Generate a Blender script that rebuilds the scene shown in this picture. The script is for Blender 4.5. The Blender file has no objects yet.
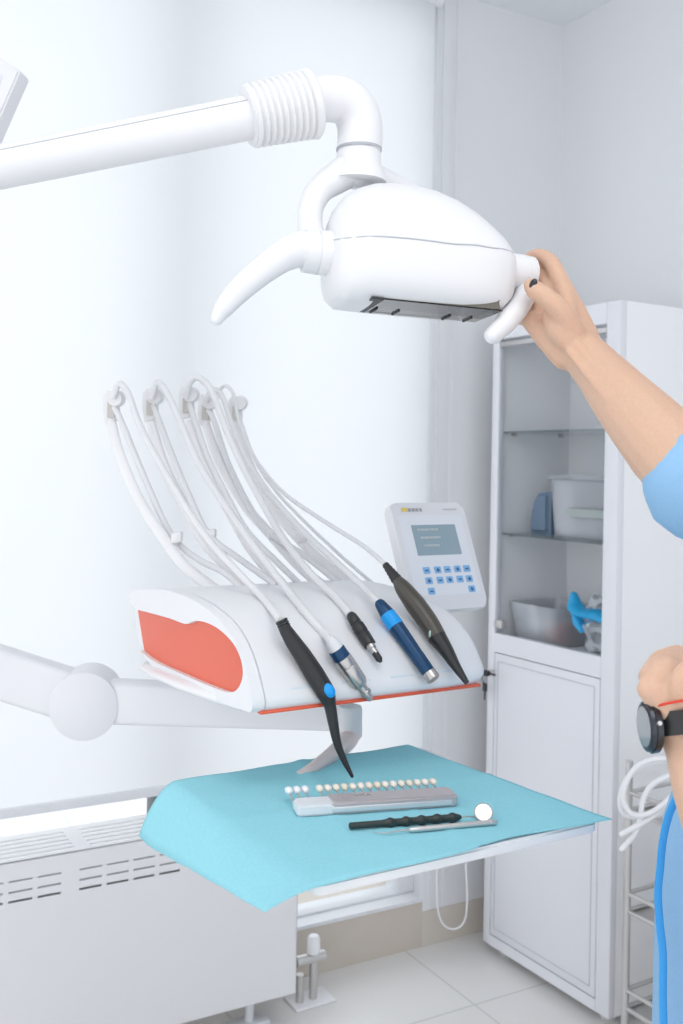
import bpy, bmesh, math, random
from mathutils import Vector as V, Matrix, Quaternion
random.seed(7)
S = bpy.context.scene; COL = S.collection
F = 1020.0; SR = 0.0175; CR_ = math.sqrt(1-SR*SR); CAMZ = 1.43; HY = 466.0
RI = V((CR_, 0, SR)); UI = V((-SR, 0, CR_)); FW = V((0, 1, 0))
# ---------------------------------------------------------------- camera, light, exposure
cd = bpy.data.cameras.new('camera'); cam = bpy.data.objects.new('camera', cd); COL.objects.link(cam)
m = Matrix.Identity(4)
for i in range(3):
    m[i][0] = RI[i]; m[i][1] = UI[i]; m[i][2] = -FW[i]
m[0][3], m[1][3], m[2][3] = 0, 0, CAMZ
cam.matrix_world = m
cd.sensor_fit = 'VERTICAL'; cd.sensor_height = 36; cd.sensor_width = 24; cd.lens = 36*F/1024
cd.shift_y = -(512-HY)/1024; cd.clip_start = 0.05
cd.dof.use_dof = True; cd.dof.focus_distance = 1.22; cd.dof.aperture_fstop = 9
S.camera = cam
w = bpy.data.worlds.new('world'); S.world = w; w.use_nodes = True
bg = w.node_tree.nodes['Background']; bg.inputs[0].default_value = (0.955, 0.972, 1.0, 1); 
wn_ = w.node_tree; tcw = wn_.nodes.new('ShaderNodeTexCoord'); dp = wn_.nodes.new('ShaderNodeVectorMath'); dp.operation = 'DOT_PRODUCT'
dp.inputs[1].default_value = (-0.4924, 0.8704, 0.10); mr = wn_.nodes.new('ShaderNodeMapRange')      # brighter sky on the window side
mr.inputs['From Min'].default_value = -0.1; mr.inputs['From Max'].default_value = 0.5; mr.inputs['To Min'].default_value = 1.42; mr.inputs['To Max'].default_value = 1.54
wn_.links.new(tcw.outputs['Generated'], dp.inputs[0]); wn_.links.new(dp.outputs['Value'], mr.inputs['Value']); wn_.links.new(mr.outputs[0], bg.inputs[1])
def area(name, loc, aim, size, power, col=(1, 1, 1)):
    l = bpy.data.lights.new(name, 'AREA'); l.shape = 'SQUARE'; l.size = size; l.energy = power; l.color = col
    o = bpy.data.objects.new(name, l); COL.objects.link(o); o.location = loc
    o.rotation_euler = (V(aim)-V(loc)).to_track_quat('-Z', 'Y').to_euler(); return o
area('unseen_fill_light', (0.15, 0.3, 2.80), (0.15, 0.3, 0), 1.1, 4, (1, 0.985, 0.96))  # added fill from above, source out of view
S.view_settings.view_transform = 'Standard'; S.view_settings.look = 'None'
S.view_settings.exposure = 0.0; S.view_settings.gamma = 1; S.view_settings.use_curve_mapping = False

def P(px, py, Y):
    return V((0, 0, CAMZ)) + Y*(RI*((px-341.5)/F) + UI*((HY-py)/F) + FW)

# ---------------------------------------------------------------- materials
MATS = {}
def mat(name, col, rough=0.5, metal=0.0, spec=0.5, bump=0.0, bscale=200, coat=0, sss=0, var=0.0, emit=None):
    if name in MATS: return MATS[name]
    mt = bpy.data.materials.new(name); mt.use_nodes = True; nt = mt.node_tree; b = nt.nodes['Principled BSDF']
    b.inputs['Base Color'].default_value = (*col, 1); b.inputs['Roughness'].default_value = rough
    b.inputs['Metallic'].default_value = metal; b.inputs['Specular IOR Level'].default_value = spec
    b.inputs['Coat Weight'].default_value = coat
    if sss:
        b.inputs['Subsurface Weight'].default_value = sss
        b.inputs['Subsurface Radius'].default_value = (0.012, 0.004, 0.002); b.inputs['Subsurface Scale'].default_value = 1
    if emit: b.inputs['Emission Color'].default_value = (*emit[:3], 1); b.inputs['Emission Strength'].default_value = emit[3]
    if bump or var:
        tc = nt.nodes.new('ShaderNodeTexCoord'); n = nt.nodes.new('ShaderNodeTexNoise'); n.inputs['Scale'].default_value = bscale
        nt.links.new(tc.outputs['Object'], n.inputs['Vector'])
        if bump:
            bp = nt.nodes.new('ShaderNodeBump'); bp.inputs['Strength'].default_value = bump; bp.inputs['Distance'].default_value = 0.002
            nt.links.new(n.outputs['Fac'], bp.inputs['Height']); nt.links.new(bp.outputs['Normal'], b.inputs['Normal'])
        if var:
            mx = nt.nodes.new('ShaderNodeMix'); mx.data_type = 'RGBA'
            mx.inputs[6].default_value = (*[c*(1-var) for c in col], 1); mx.inputs[7].default_value = (*[min(1, c*(1+var)) for c in col], 1)
            nt.links.new(n.outputs['Fac'], mx.inputs[0]); nt.links.new(mx.outputs[2], b.inputs['Base Color'])
    MATS[name] = mt; return mt
def glassmat(name, tint, refl=0.08, rough=0.03, body=0.0, bodycol=(1, 1, 1)):
    mt = bpy.data.materials.new(name); mt.use_nodes = True; nt = mt.node_tree; nt.nodes.clear()
    out = nt.nodes.new('ShaderNodeOutputMaterial'); t = nt.nodes.new('ShaderNodeBsdfTransparent'); t.inputs[0].default_value = (*tint, 1)
    g = nt.nodes.new('ShaderNodeBsdfGlossy'); g.inputs['Roughness'].default_value = rough; g.inputs[0].default_value = (1, 1, 1, 1)
    mx = nt.nodes.new('ShaderNodeMixShader'); fr = nt.nodes.new('ShaderNodeLayerWeight'); fr.inputs['Blend'].default_value = refl
    nt.links.new(fr.outputs['Fresnel'], mx.inputs[0]); nt.links.new(t.outputs[0], mx.inputs[1]); nt.links.new(g.outputs[0], mx.inputs[2])
    last = mx
    if body:
        d = nt.nodes.new('ShaderNodeBsdfDiffuse'); d.inputs[0].default_value = (*bodycol, 1)
        m2 = nt.nodes.new('ShaderNodeMixShader'); m2.inputs[0].default_value = body
        nt.links.new(mx.outputs[0], m2.inputs[1]); nt.links.new(d.outputs[0], m2.inputs[2]); last = m2
    nt.links.new(last.outputs[0], out.inputs[0]); MATS[name] = mt; return mt
M_WALL = mat('wall_paint', (0.80, 0.812, 0.835), 0.75, bump=0.25, bscale=120)
M_CEIL = mat('ceiling_paint', (0.82, 0.84, 0.87), 0.8, bump=0.1, bscale=90)
M_FRAME = mat('white_window_profile', (0.80, 0.81, 0.84), 0.4, var=0.02, bscale=9)
M_PLAS = mat('white_plastic', (0.80, 0.805, 0.825), 0.42, var=0.01, bscale=6)
M_PLAS2 = mat('white_plastic_matt', (0.77, 0.775, 0.80), 0.42, var=0.015, bscale=8)
M_ARM = mat('painted_arm_grey_white', (0.74, 0.75, 0.78), 0.4, var=0.01, bscale=8)
M_SEAM = mat('seam_grey', (0.42, 0.44, 0.48), 0.6)
M_HOSE = mat('silicone_hose', (0.74, 0.745, 0.76), 0.42, var=0.02, bscale=30)
M_WHIP = mat('whip_plastic', (0.80, 0.80, 0.81), 0.35, var=0.02, bscale=20)
M_BEIGE = mat('aged_grey_clip', (0.55, 0.53, 0.50), 0.5)
M_ORANGE = mat('orange_lacquer', (0.76, 0.11, 0.045), 0.3, coat=0.2, var=0.02, bscale=10)
M_BLACK = mat('black_rubber', (0.017, 0.018, 0.02), 0.38)
M_OLIVE = mat('dark_olive_plastic', (0.065, 0.058, 0.048), 0.33)
M_NAVY = mat('navy_anodised', (0.006, 0.05, 0.13), 0.3, 0.3)
M_CYAN = mat('bright_blue_plastic', (0.0, 0.32, 0.80), 0.35)
M_STEEL = mat('brushed_steel', (0.50, 0.48, 0.47), 0.3, 1.0)
M_STEELD = mat('dull_steel', (0.62, 0.61, 0.60), 0.38, 0.85)
M_REFL = mat('tinted_reflector', (0.22, 0.20, 0.17), 0.18, 0.9)
M_DARK = mat('dark_inner', (0.03, 0.035, 0.04), 0.5)
M_CABW = mat('cabinet_powder_coat', (0.79, 0.80, 0.845), 0.42, var=0.01, bscale=5)
M_GROOVE = mat('cabinet_groove', (0.55, 0.57, 0.62), 0.6)
M_TRAY = mat('tray_enamel', (0.80, 0.805, 0.82), 0.3, var=0.01, bscale=7)
M_SKIN = mat('skin', (0.66, 0.43, 0.31), 0.55, sss=0.25, bump=0.15, bscale=260, var=0.07)
M_SCRUB = mat('light_blue_cotton', (0.28, 0.51, 0.77), 0.85, bump=0.5, bscale=500, var=0.06)
M_SCRUB2 = mat('saturated_blue_trim', (0.045, 0.33, 0.76), 0.8, bump=0.4, bscale=500)
M_WHITE = mat('plain_white', (0.88, 0.88, 0.90), 0.45)
M_RED = mat('red_thread', (0.75, 0.05, 0.03), 0.7)
M_GLASS = glassmat('clear_glass', (0.985, 0.99, 0.995), 0.06)
M_GSHELF = glassmat('shelf_glass', (0.93, 0.96, 0.965), 0.2, body=0.10, bodycol=(0.62, 0.7, 0.71))
M_CPLAS = glassmat('clear_plastic', (0.93, 0.94, 0.96), 0.25, 0.15, body=0.28, bodycol=(0.85, 0.87, 0.9))
M_BAG = glassmat('clear_bag_film', (0.95, 0.96, 0.97), 0.3, 0.2, body=0.26, bodycol=(0.8, 0.83, 0.87))
def blindmat():
    mt = bpy.data.materials.new('blind_fabric'); mt.use_nodes = True; nt = mt.node_tree; nt.nodes.clear()
    out = nt.nodes.new('ShaderNodeOutputMaterial'); d = nt.nodes.new('ShaderNodeBsdfDiffuse'); t = nt.nodes.new('ShaderNodeBsdfTranslucent')
    d.inputs[0].default_value = (0.88, 0.89, 0.905, 1); t.inputs[0].default_value = (0.90, 0.91, 0.925, 1)
    mx = nt.nodes.new('ShaderNodeMixShader'); mx.inputs[0].default_value = 0.6
    n = nt.nodes.new('ShaderNodeTexNoise'); n.inputs['Scale'].default_value = 300; tc = nt.nodes.new('ShaderNodeTexCoord')
    nt.links.new(tc.outputs['Object'], n.inputs['Vector'])
    bp = nt.nodes.new('ShaderNodeBump'); bp.inputs['Strength'].default_value = 0.2; bp.inputs['Distance'].default_value = 0.001
    nt.links.new(n.outputs['Fac'], bp.inputs['Height']); nt.links.new(bp.outputs['Normal'], d.inputs['Normal'])
    nt.links.new(d.outputs[0], mx.inputs[1]); nt.links.new(t.outputs[0], mx.inputs[2]); nt.links.new(mx.outputs[0], out.inputs[0]); return mt
M_BLIND = blindmat()
def napkinmat():
    mt = bpy.data.materials.new('blue_paper_napkin'); mt.use_nodes = True; nt = mt.node_tree; b = nt.nodes['Principled BSDF']
    b.inputs['Roughness'].default_value = 0.9; b.inputs['Specular IOR Level'].default_value = 0.15
    tc = nt.nodes.new('ShaderNodeTexCoord'); n = nt.nodes.new('ShaderNodeTexNoise'); n.inputs['Scale'].default_value = 260; n.inputs['Detail'].default_value = 4
    nt.links.new(tc.outputs['Object'], n.inputs['Vector']); r = nt.nodes.new('ShaderNodeValToRGB')
    r.color_ramp.elements[0].color = (0.285, 0.64, 0.73, 1); r.color_ramp.elements[1].color = (0.315, 0.67, 0.755, 1)
    r.color_ramp.elements[0].position = 0.35; r.color_ramp.elements[1].position = 0.65
    nt.links.new(n.outputs['Fac'], r.inputs[0]); nt.links.new(r.outputs[0], b.inputs['Base Color'])
    bp = nt.nodes.new('ShaderNodeBump'); bp.inputs['Strength'].default_value = 0.25; bp.inputs['Distance'].default_value = 0.0003
    nt.links.new(n.outputs['Fac'], bp.inputs['Height']); nt.links.new(bp.outputs['Normal'], b.inputs['Normal']); return mt
M_NAP = napkinmat()
def floormat(ang, off):
    mt = bpy.data.materials.new('pale_floor_tiles'); mt.use_nodes = True; nt = mt.node_tree; b = nt.nodes['Principled BSDF']
    tc = nt.nodes.new('ShaderNodeTexCoord'); mp = nt.nodes.new('ShaderNodeMapping'); mp.inputs['Rotation'].default_value = (0, 0, -ang); mp.inputs['Location'].default_value = off
    br = nt.nodes.new('ShaderNodeTexBrick'); br.offset = 0; br.inputs['Scale'].default_value = 1; br.inputs['Brick Width'].default_value = 0.6; br.inputs['Row Height'].default_value = 0.6
    br.inputs['Mortar Size'].default_value = 0.003; br.inputs['Color1'].default_value = (0.80, 0.79, 0.775, 1); br.inputs['Color2'].default_value = (0.82, 0.81, 0.795, 1)
    br.inputs['Mortar'].default_value = (0.64, 0.635, 0.62, 1)
    nt.links.new(tc.outputs['Object'], mp.inputs[0]); nt.links.new(mp.outputs[0], br.inputs[0]); nt.links.new(br.outputs[0], b.inputs['Base Color'])
    b.inputs['Roughness'].default_value = 0.22; return mt
def beigemat():
    return mat('beige_plinth_tile', (0.62, 0.56, 0.495), 0.45, var=0.05, bscale=14)

# ---------------------------------------------------------------- object helpers
def link(name, bm, material, parent=None, smooth=True, auto=None):
    bmesh.ops.recalc_face_normals(bm, faces=bm.faces[:])
    me = bpy.data.meshes.new(name); bm.to_mesh(me); bm.free()
    o = bpy.data.objects.new(name, me); COL.objects.link(o)
    if isinstance(material, (list, tuple)):
        for x in material: me.materials.append(x)
    else: me.materials.append(material)
    if smooth:
        for p in me.polygons: p.use_smooth = True
        try: me.set_sharp_from_angle(angle=math.radians(auto or 38))
        except Exception: pass
    if parent:
        o.parent = parent
        p = parent; L = V((0, 0, 0))
        while p: L += p.location; p = p.parent
        o.location = -L
    return o
def tag(o, label=None, cat=None, group=None, kind=None):
    if label: o['label'] = label
    if cat: o['category'] = cat
    if group: o['group'] = group
    if kind: o['kind'] = kind
    return o
def thing(name, loc, label, cat, group=None):
    o = bpy.data.objects.new(name, None); COL.objects.link(o); o.location = loc; o.empty_display_size = 0.02
    return tag(o, label, cat, group)
def struct(name, bm, material, parent=None, smooth=False):
    o = link(name, bm, material, parent, smooth)
    if not parent: o['kind'] = 'structure'
    return o
def frame3(z, hint=None):
    z = z.normalized(); h = hint or (V((0, 0, 1)) if abs(z.z) < 0.9 else V((1, 0, 0)))
    x = (h - z*h.dot(z)).normalized(); return x, z.cross(x), z
def obox(bm, o, ex, ey, ez, bev=0.0, seg=2):
    """box with corner o and edge vectors ex, ey, ez"""
    o = V(o); vs = [bm.verts.new(o+ex*i+ey*j+ez*k) for k in (0, 1) for j in (0, 1) for i in (0, 1)]
    fs = [(0, 2, 3, 1), (4, 5, 7, 6), (0, 1, 5, 4), (2, 6, 7, 3), (0, 4, 6, 2), (1, 3, 7, 5)]
    faces = [bm.faces.new([vs[i] for i in f]) for f in fs]
    if bev: bmesh.ops.bevel(bm, geom=list({e for f in faces for e in f.edges}), offset=bev, segments=seg, affect='EDGES', profile=0.5)
def box_obj(name, o, ex, ey, ez, material, parent=None, bev=0.0, seg=2):
    bm = bmesh.new(); obox(bm, o, ex, ey, ez, bev, seg); return link(name, bm, material, parent)
def catmull(pts, n):
    pts = [V(p) for p in pts]
    if len(pts) < 3 or n <= 1: return pts
    out = []
    for i in range(len(pts)-1):
        p1, p2 = pts[i], pts[i+1]
        p0 = pts[i-1] if i else p1*2-p2
        p3 = pts[i+2] if i+2 < len(pts) else p2*2-p1
        for k in range(n):
            t = k/n
            out.append(0.5*((2*p1)+(p2-p0)*t+(2*p0-5*p1+4*p2-p3)*t*t+(3*p1-p0-3*p2+p3)*t**3))
    out.append(pts[-1]); return out
def interp(vals, n):
    if isinstance(vals, (int, float)): return None
    out = []
    for i in range(len(vals)-1):
        for k in range(n):
            t = k/n; out.append(vals[i]*(1-t)+vals[i+1]*t)
    out.append(vals[-1]); return out
def tube(bm, pts, rad, n=8, seg=14, flat=1.0, caps='flat', hint=None):
    """swept tube; rad number or list; flat squeezes the second axis; caps flat/round/none"""
    cen = catmull(pts, n); rr = interp(rad, n) if len(pts) > 2 and n > 1 else (rad if not isinstance(rad, (int, float)) else None)
    if rr is None: rr = [rad]*len(cen)
    if caps == 'round':
        t0 = (cen[0]-cen[1]).normalized(); t1 = (cen[-1]-cen[-2]).normalized(); K = 5
        a = [(cen[0]+t0*rr[0]*math.sin(k/K*1.5), rr[0]*math.cos(k/K*1.5)) for k in range(K, 0, -1)]
        b = [(cen[-1]+t1*rr[-1]*math.sin(k/K*1.5), rr[-1]*math.cos(k/K*1.5)) for k in range(1, K+1)]
        cen = [x[0] for x in a]+cen+[x[0] for x in b]; rr = [x[1] for x in a]+rr+[x[1] for x in b]
    N = len(cen); rings = []; x = None
    for i in range(N):
        t = (cen[min(i+1, N-1)]-cen[max(i-1, 0)]).normalized()
        if x is None: x, y, _ = frame3(t, hint)
        else: x = (x-t*x.dot(t)).normalized(); y = t.cross(x)
        rings.append([bm.verts.new(cen[i]+(x*math.cos(2*math.pi*k/seg)+y*math.sin(2*math.pi*k/seg)*flat)*rr[i]) for k in range(seg)])
    for i in range(N-1):
        for k in range(seg):
            bm.faces.new((rings[i][k], rings[i][(k+1) % seg], rings[i+1][(k+1) % seg], rings[i+1][k]))
    if caps != 'none': bm.faces.new(rings[0][::-1]); bm.faces.new(rings[-1])
def tube_obj(name, pts, rad, material, parent=None, **kw):
    bm = bmesh.new(); tube(bm, pts, rad, **kw); return link(name, bm, material, parent)
def lathe(bm, a, b, prof, seg=28, flat=1.0, hint=None):
    """profile (t along a->b in units of length 0..1 or beyond, radius)"""
    a = V(a); d = V(b)-a; x, y, _ = frame3(d, hint); rings = []
    for t, r in prof:
        rings.append([bm.verts.new(a+d*t+(x*math.cos(2*math.pi*k/seg)+y*math.sin(2*math.pi*k/seg)*flat)*max(r, 1e-5)) for k in range(seg)])
    for i in range(len(rings)-1):
        for k in range(seg):
            bm.faces.new((rings[i][k], rings[i][(k+1) % seg], rings[i+1][(k+1) % seg], rings[i+1][k]))
    bm.faces.new(rings[0][::-1]); bm.faces.new(rings[-1])
def lathe_obj(name, a, b, prof, material, parent=None, **kw):
    bm = bmesh.new(); lathe(bm, a, b, prof, **kw); return link(name, bm, material, parent)
def prism(bm, pts, ext, bev=0.0, seg=2):
    """polygon (list of Vectors) extruded by ext"""
    a = [bm.verts.new(p) for p in pts]; b = [bm.verts.new(p+ext) for p in pts]; n = len(pts)
    fs = [bm.faces.new(a[::-1]), bm.faces.new(b)]
    for i in range(n): fs.append(bm.faces.new((a[i], a[(i+1) % n], b[(i+1) % n], b[i])))
    if bev: bmesh.ops.bevel(bm, geom=list({e for f in fs[:2] for e in f.edges}), offset=bev, segments=seg, affect='EDGES')
def rrect(w, h, r, k=5):
    out = []
    for cx, cy, a0 in ((w-r, r, -90), (w-r, h-r, 0), (r, h-r, 90), (r, r, 180)):
        for i in range(k+1):
            a = math.radians(a0+90*i/k); out.append((cx+r*math.cos(a), cy+r*math.sin(a)))
    return out
def rpanel(name, o, eu, ev, en, w, h, r, th, material, parent=None, bev=0.0):
    """rounded rectangle w x h, corner o, unit axes, thickness th along en"""
    bm = bmesh.new(); prism(bm, [V(o)+eu*x+ev*y for x, y in rrect(w, h, r)], en*th, bev); return link(name, bm, material, parent)
def ellipsoid(bm, c, rx, ry, rz, rot=None, u=20, v=14):
    mtx = Matrix.Translation(V(c)) @ (rot.to_4x4() if rot else Matrix.Identity(4)) @ Matrix.Diagonal((rx, ry, rz, 1))
    bmesh.ops.create_uvsphere(bm, u_segments=u, v_segments=v, radius=1, matrix=mtx)
def text_obj(name, body, o, eu, ev, size, material, parent, align='LEFT'):
    cu = bpy.data.curves.new(name, 'FONT'); cu.body = body; cu.size = size; cu.extrude = 0.00015; cu.align_x = align
    tmp = bpy.data.objects.new(name+'_t', cu); COL.objects.link(tmp); bpy.context.view_layer.update()
    me = bpy.data.meshes.new_from_object(tmp.evaluated_get(bpy.context.evaluated_depsgraph_get()))
    bpy.data.objects.remove(tmp); en = eu.cross(ev)
    for v in me.vertices: v.co = V(o)+eu*v.co.x+ev*v.co.y+en*v.co.z
    me.materials.clear(); me.materials.append(material)
    ob = bpy.data.objects.new(name, me); COL.objects.link(ob); ob.parent = parent
    p = parent; L = V((0, 0, 0))
    while p: L += p.location; p = p.parent
    ob.location = -L; return ob
Z = V((0, 0, 1))
def dirs(deg):
    a = math.radians(deg); return V((math.cos(a), math.sin(a), 0)), V((-math.sin(a), math.cos(a), 0))

# ================================================================= THE ROOM
WA, WB = dirs(29.5)            # WA runs along the window wall to the right, WB points out through the window
W0 = V((0.19, 3.0, 0))         # a foot point on the window wall
TC = 0.572; HC = 2.855
CORNER = W0+WA*TC
bm = bmesh.new(); obox(bm, V((-3.2, -2.2, -0.05)), V((6, 0, 0)), V((0, 7.4, 0)), V((0, 0, 0.05)))
struct('floor', bm, floormat(math.radians(29.5), (0.13, 0.22, 0)))
c0 = W0-WA*3.2
bm = bmesh.new(); obox(bm, c0-WB*4.6+Z*HC, WA*(3.2+TC+0.2), WB*(4.6+0.35), Z*0.06)
struct('ceiling', bm, M_CEIL)
# dropped ceiling step beside the right wall corner
# window wall: solid part beside the blind, recess with window behind
bm = bmesh.new(); obox(bm, W0+WA*0.085, WA*(TC-0.085+0.15), WB*0.25, Z*HC)
obox(bm, W0+WA*0.105-WB*0.006+Z*0.11, WA*0.03, WB*0.008, Z*(HC-0.11))
obox(bm, W0+WA*0.155-WB*0.004+Z*0.11, WA*0.012, WB*0.008, Z*(HC-0.11))
struct('wall_window_side', bm, M_WALL)
bm = bmesh.new(); obox(bm, CORNER+WB*0.25, WA*0.15, -WB*4.2, Z*HC)
struct('wall_right', bm, M_WALL)
bm = bmesh.new(); obox(bm, c0, WA*(3.2+0.085), WB*0.25, Z*0.137)
for k in range(7): pass
struct('trim_1', bm, beigemat())
bm = bmesh.new(); obox(bm, c0-WB*0.004+Z*0.137, WA*(3.2+0.085), WB*0.052, Z*0.010)
struct('trim_2', bm, M_FRAME)
bm = bmesh.new(); obox(bm, W0+WA*0.085-WB*0.002, WA*(TC-0.085), WB*0.05, Z*0.105)
struct('baseboard_window', bm, mat('beige_baseboard', (0.66, 0.61, 0.55), 0.5, var=0.04, bscale=12))
bm = bmesh.new(); obox(bm, CORNER-WA*0.012, WA*0.03, -WB*3.2, Z*0.105)
struct('baseboard_right', bm, MATS['beige_baseboard'])
# window: tall frame, stepped side profiles, mullions, glass
win = thing('window_1', W0+WB*0.12, 'tall white framed window behind the roller blind', 'window')
del win['label'], win['category']; win['kind'] = 'structure'
fr = bmesh.new()
obox(fr, W0+WA*0.03+WB*0.05, WA*0.07, WB*0.07, Z*HC, 0.004)
obox(fr, c0+WB*0.05+Z*0.137, WA*3.24, WB*0.07, Z*0.016, 0.003)
obox(fr, c0+WB*0.05+Z*(HC-0.1), WA*3.24, WB*0.07, Z*0.1, 0.004)
link('window_frame', fr, M_FRAME, win)
for t in (-0.735, -1.85):
    mm = bmesh.new(); obox(mm, W0+WA*t+WB*0.05, WA*0.055, WB*0.07, Z*HC, 0.004)
    tag(link('mullion', mm, mat('anthracite_profile', (0.10, 0.12, 0.14), 0.4), win), 'dark grey vertical window bar')
gm = bmesh.new(); obox(gm, c0+WB*0.08+Z*0.150, WA*3.24, WB*0.006, Z*(HC-0.24))
link('window_pane', gm, glassmat('window_glass', (0.97, 0.985, 0.99), 0.05), win)

# roller blind
bl = thing('roller_blind', W0-WB*0.06+WA*0.05+Z*0.585, 'large white translucent roller blind covering the window', 'blind')
bm = bmesh.new(); q = W0-WA*2.9-WB*0.03+Z*0.60; bm.faces.new([bm.verts.new(p) for p in (q, q+WA*2.955, q+WA*2.955+Z*2.2, q+Z*2.2)]); link('blind_fabric', bm, M_BLIND, bl, False)
bm = bmesh.new(); obox(bm, W0-WA*2.9-WB*0.038+Z*0.582, WA*2.975, WB*0.014, Z*0.024, 0.003); link('bottom_bar', bm, M_FRAME, bl)
lathe_obj('blind_roller', W0-WA*2.9-WB*0.03+Z*2.815, W0+WA*0.075-WB*0.03+Z*2.815, [(0, 0.025), (1, 0.025)], M_FRAME, bl)
# blind cord loop hanging by the wall
cp = [(437, 868), (437, 885), (438, 910), (444, 925), (455, 929), (464, 922), (467, 905), (467, 885), (466, 865)]
cl = [P(x, y, 3.02) for x, y in cp]; top = cl[0].copy(); top.z = 2.80; top2 = cl[-1].copy(); top2.z = 2.80
cl = [cl[0]+Z*0.15]+cl+[cl[-1]+Z*0.15]
cord = thing('blind_cord', cl[5], 'thin white cord loop hanging low on the wall beside the tall cabinet', 'cord')
tube_obj('cord_loop', cl, 0.0028, M_WHITE, cord, n=8, seg=8)
box_obj('cord_holder', (cl[0]+cl[-1])/2-WA*0.06+V((0, 0, 0.0)), WA*0.12, WB*0.04, Z*0.02, M_WHITE, cord, 0.003)

# radiator (convector with a perforated case)
RA, RB = WA, WB
r_end = 0.0
RF = P(296, 993, 2.62); RF.z = 0.075                       # front lower right corner
RH = 0.462; RL = 2.2; RD = 0.165
rad = thing('radiator', V((RF.x, RF.y, 0))-RA*0.5, 'long white panel radiator with slotted top under the blind', 'radiator')
def perforated(bm, o, eu, ev, en, cols, rows, th, holes):
    """cols, rows: cut positions; holes: set of (i,j) cells left open"""
    for j in range(len(rows)-1):
        i = 0
        while i < len(cols)-1:
            if (i, j) in holes: i += 1; continue
            k = i
            while k+1 < len(cols)-1 and (k+1, j) not in holes: k += 1
            obox(bm, o+eu*cols[i]+ev*rows[j], eu*(cols[k+1]-cols[i]), ev*(rows[j+1]-rows[j]), en*th); i = k+1
cols = [0.0]; holecols = []; x = 0.035
while x < RL-0.3:
    for q in range(4):
        cols += [x, x+0.052]; holecols.append(len(cols)-2); x += 0.064
    x += 0.03
cols.append(RL)
rows = [0, RH-0.092, RH-0.0865, RH-0.07, RH-0.0655, RH-0.046, RH-0.042, RH]
holes = {(i, j) for i in holecols for j in (1, 3, 5)}
bm = bmesh.new(); perforated(bm, RF, -RA, Z, RB, cols, rows, 0.0025, holes)
link('front_panel', bm, mat('radiator_enamel', (0.83, 0.83, 0.845), 0.45), rad, False)
for q in (-RA*0.002, -RA*RL): bm = bmesh.new(); obox(bm, RF+q, RA*0.002, RB*RD, Z*RH); link('side_panel', bm, MATS['radiator_enamel'], rad, False)
bm = bmesh.new(); rws = [0, 0.02]
for q in range(5): rws += [0.02+0.026*q+0.012, 0.02+0.026*(q+1)]
rws.append(RD); hl = {(i, j) for i in range(1, 200) for j in range(2, 11, 2)}
cc = [0.0]; x = 0.03; op = []
while x < RL-0.4: cc += [x, x+0.235]; op.append(len(cc)-2); x += 0.27
cc.append(RL)
hl = {(i, j) for i in op for j in (1, 3, 5, 7, 9)}
perforated(bm, RF+Z*(RH-0.003), -RA, RB, Z, cc, rws, 0.003, hl); link('top_grille', bm, MATS['radiator_enamel'], rad, False)
bm = bmesh.new(); obox(bm, RF-RA*(RL-0.01)+RB*0.03+Z*0.02, RA*(RL-0.02), RB*0.10, Z*(RH-0.08)); obox(bm, RF-RA*(RL-0.005)+RB*0.006+Z*(RH-0.074), RA*(RL-0.01), RB*0.002, Z*0.045); link('heating_core', bm, mat('radiator_core', (0.62, 0.62, 0.63), 0.6), rad, False)
for t in (0.16, 1.4): bm = bmesh.new(); obox(bm, V((RF.x, RF.y, 0))-RA*t+RB*0.02, RA*0.10, RB*0.05, Z*0.012, 0.004); tube(bm, [V((RF.x, RF.y, 0.01))-RA*(t-0.05)+RB*0.045, V((RF.x, RF.y, 0.12))-RA*(t-0.05)+RB*0.045], 0.012, n=1); link('foot', bm, M_FRAME, rad)
# valve
vb = P(309, 992, 2.72); vb.z = 0
vl = thing('radiator_valve', vb, 'chrome pipe valve with white knob standing beside the radiator end', 'valve')
bm = bmesh.new(); obox(bm, vb-RA*0.055-RB*0.035, RA*0.12, RB*0.08, Z*0.008, 0.003); link('floor_plate', bm, M_WHITE, vl)
tube_obj('pipe', [vb+RA*0.012, vb+RA*0.012+Z*0.115], 0.011, M_STEELD, vl, n=1)
tube_obj('pipe', [vb-RA*0.028+Z*0.0, vb-RA*0.028+Z*0.08], 0.011, M_STEELD, vl, n=1)
tube_obj('valve_body', [vb-RA*0.04+Z*0.115, vb+RA*0.045+Z*0.115], 0.014, M_STEELD, vl, n=1)
lathe_obj('knob', vb+RA*0.012+Z*0.125, vb+RA*0.012+Z*0.175, [(0, 0.012), (0.1, 0.018), (0.85, 0.017), (1, 0.012)], M_WHITE, vl)

# ================================================================= CABINET
CA, CB = dirs(31.5)            # CB along the front towards the window, CA into the cabinet
C0 = V((0.705, 2.60, 0.03)); CW = 0.50; CD = 0.305; CH = 1.836
cab = thing('glass_door_cabinet', C0+CB*0.25+CA*0.15-Z*0.03, 'tall white metal medical cabinet with glazed upper door', 'cabinet')
def cbox(bm, u, d, z, du, dd, dz, bev=0.0): obox(bm, C0+CB*u+CA*d+Z*z, CB*du, CA*dd, Z*dz, bev)
bm = bmesh.new(); T = 0.018
cbox(bm, 0, 0.022, 0, T, CD-0.022, CH); cbox(bm, CW-T, 0.022, 0, T, CD-0.022, CH)
cbox(bm, T, CD-0.01, 0, CW-2*T, 0.01, CH); cbox(bm, T, 0.022, CH-T-0.02, CW-2*T, CD-0.032, T+0.02); cbox(bm, T, 0.022, 0, CW-2*T, CD-0.032, T)
cbox(bm, T, 0.022, 0.865, CW-2*T, CD-0.032, 0.03)
link('cabinet_body', bm, mat('cabinet_coat_lightened', (0.93, 0.935, 0.955), 0.5), cab, False)  # coat colour lightened to stand in for more light inside the cabinet
bm = bmesh.new()
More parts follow.
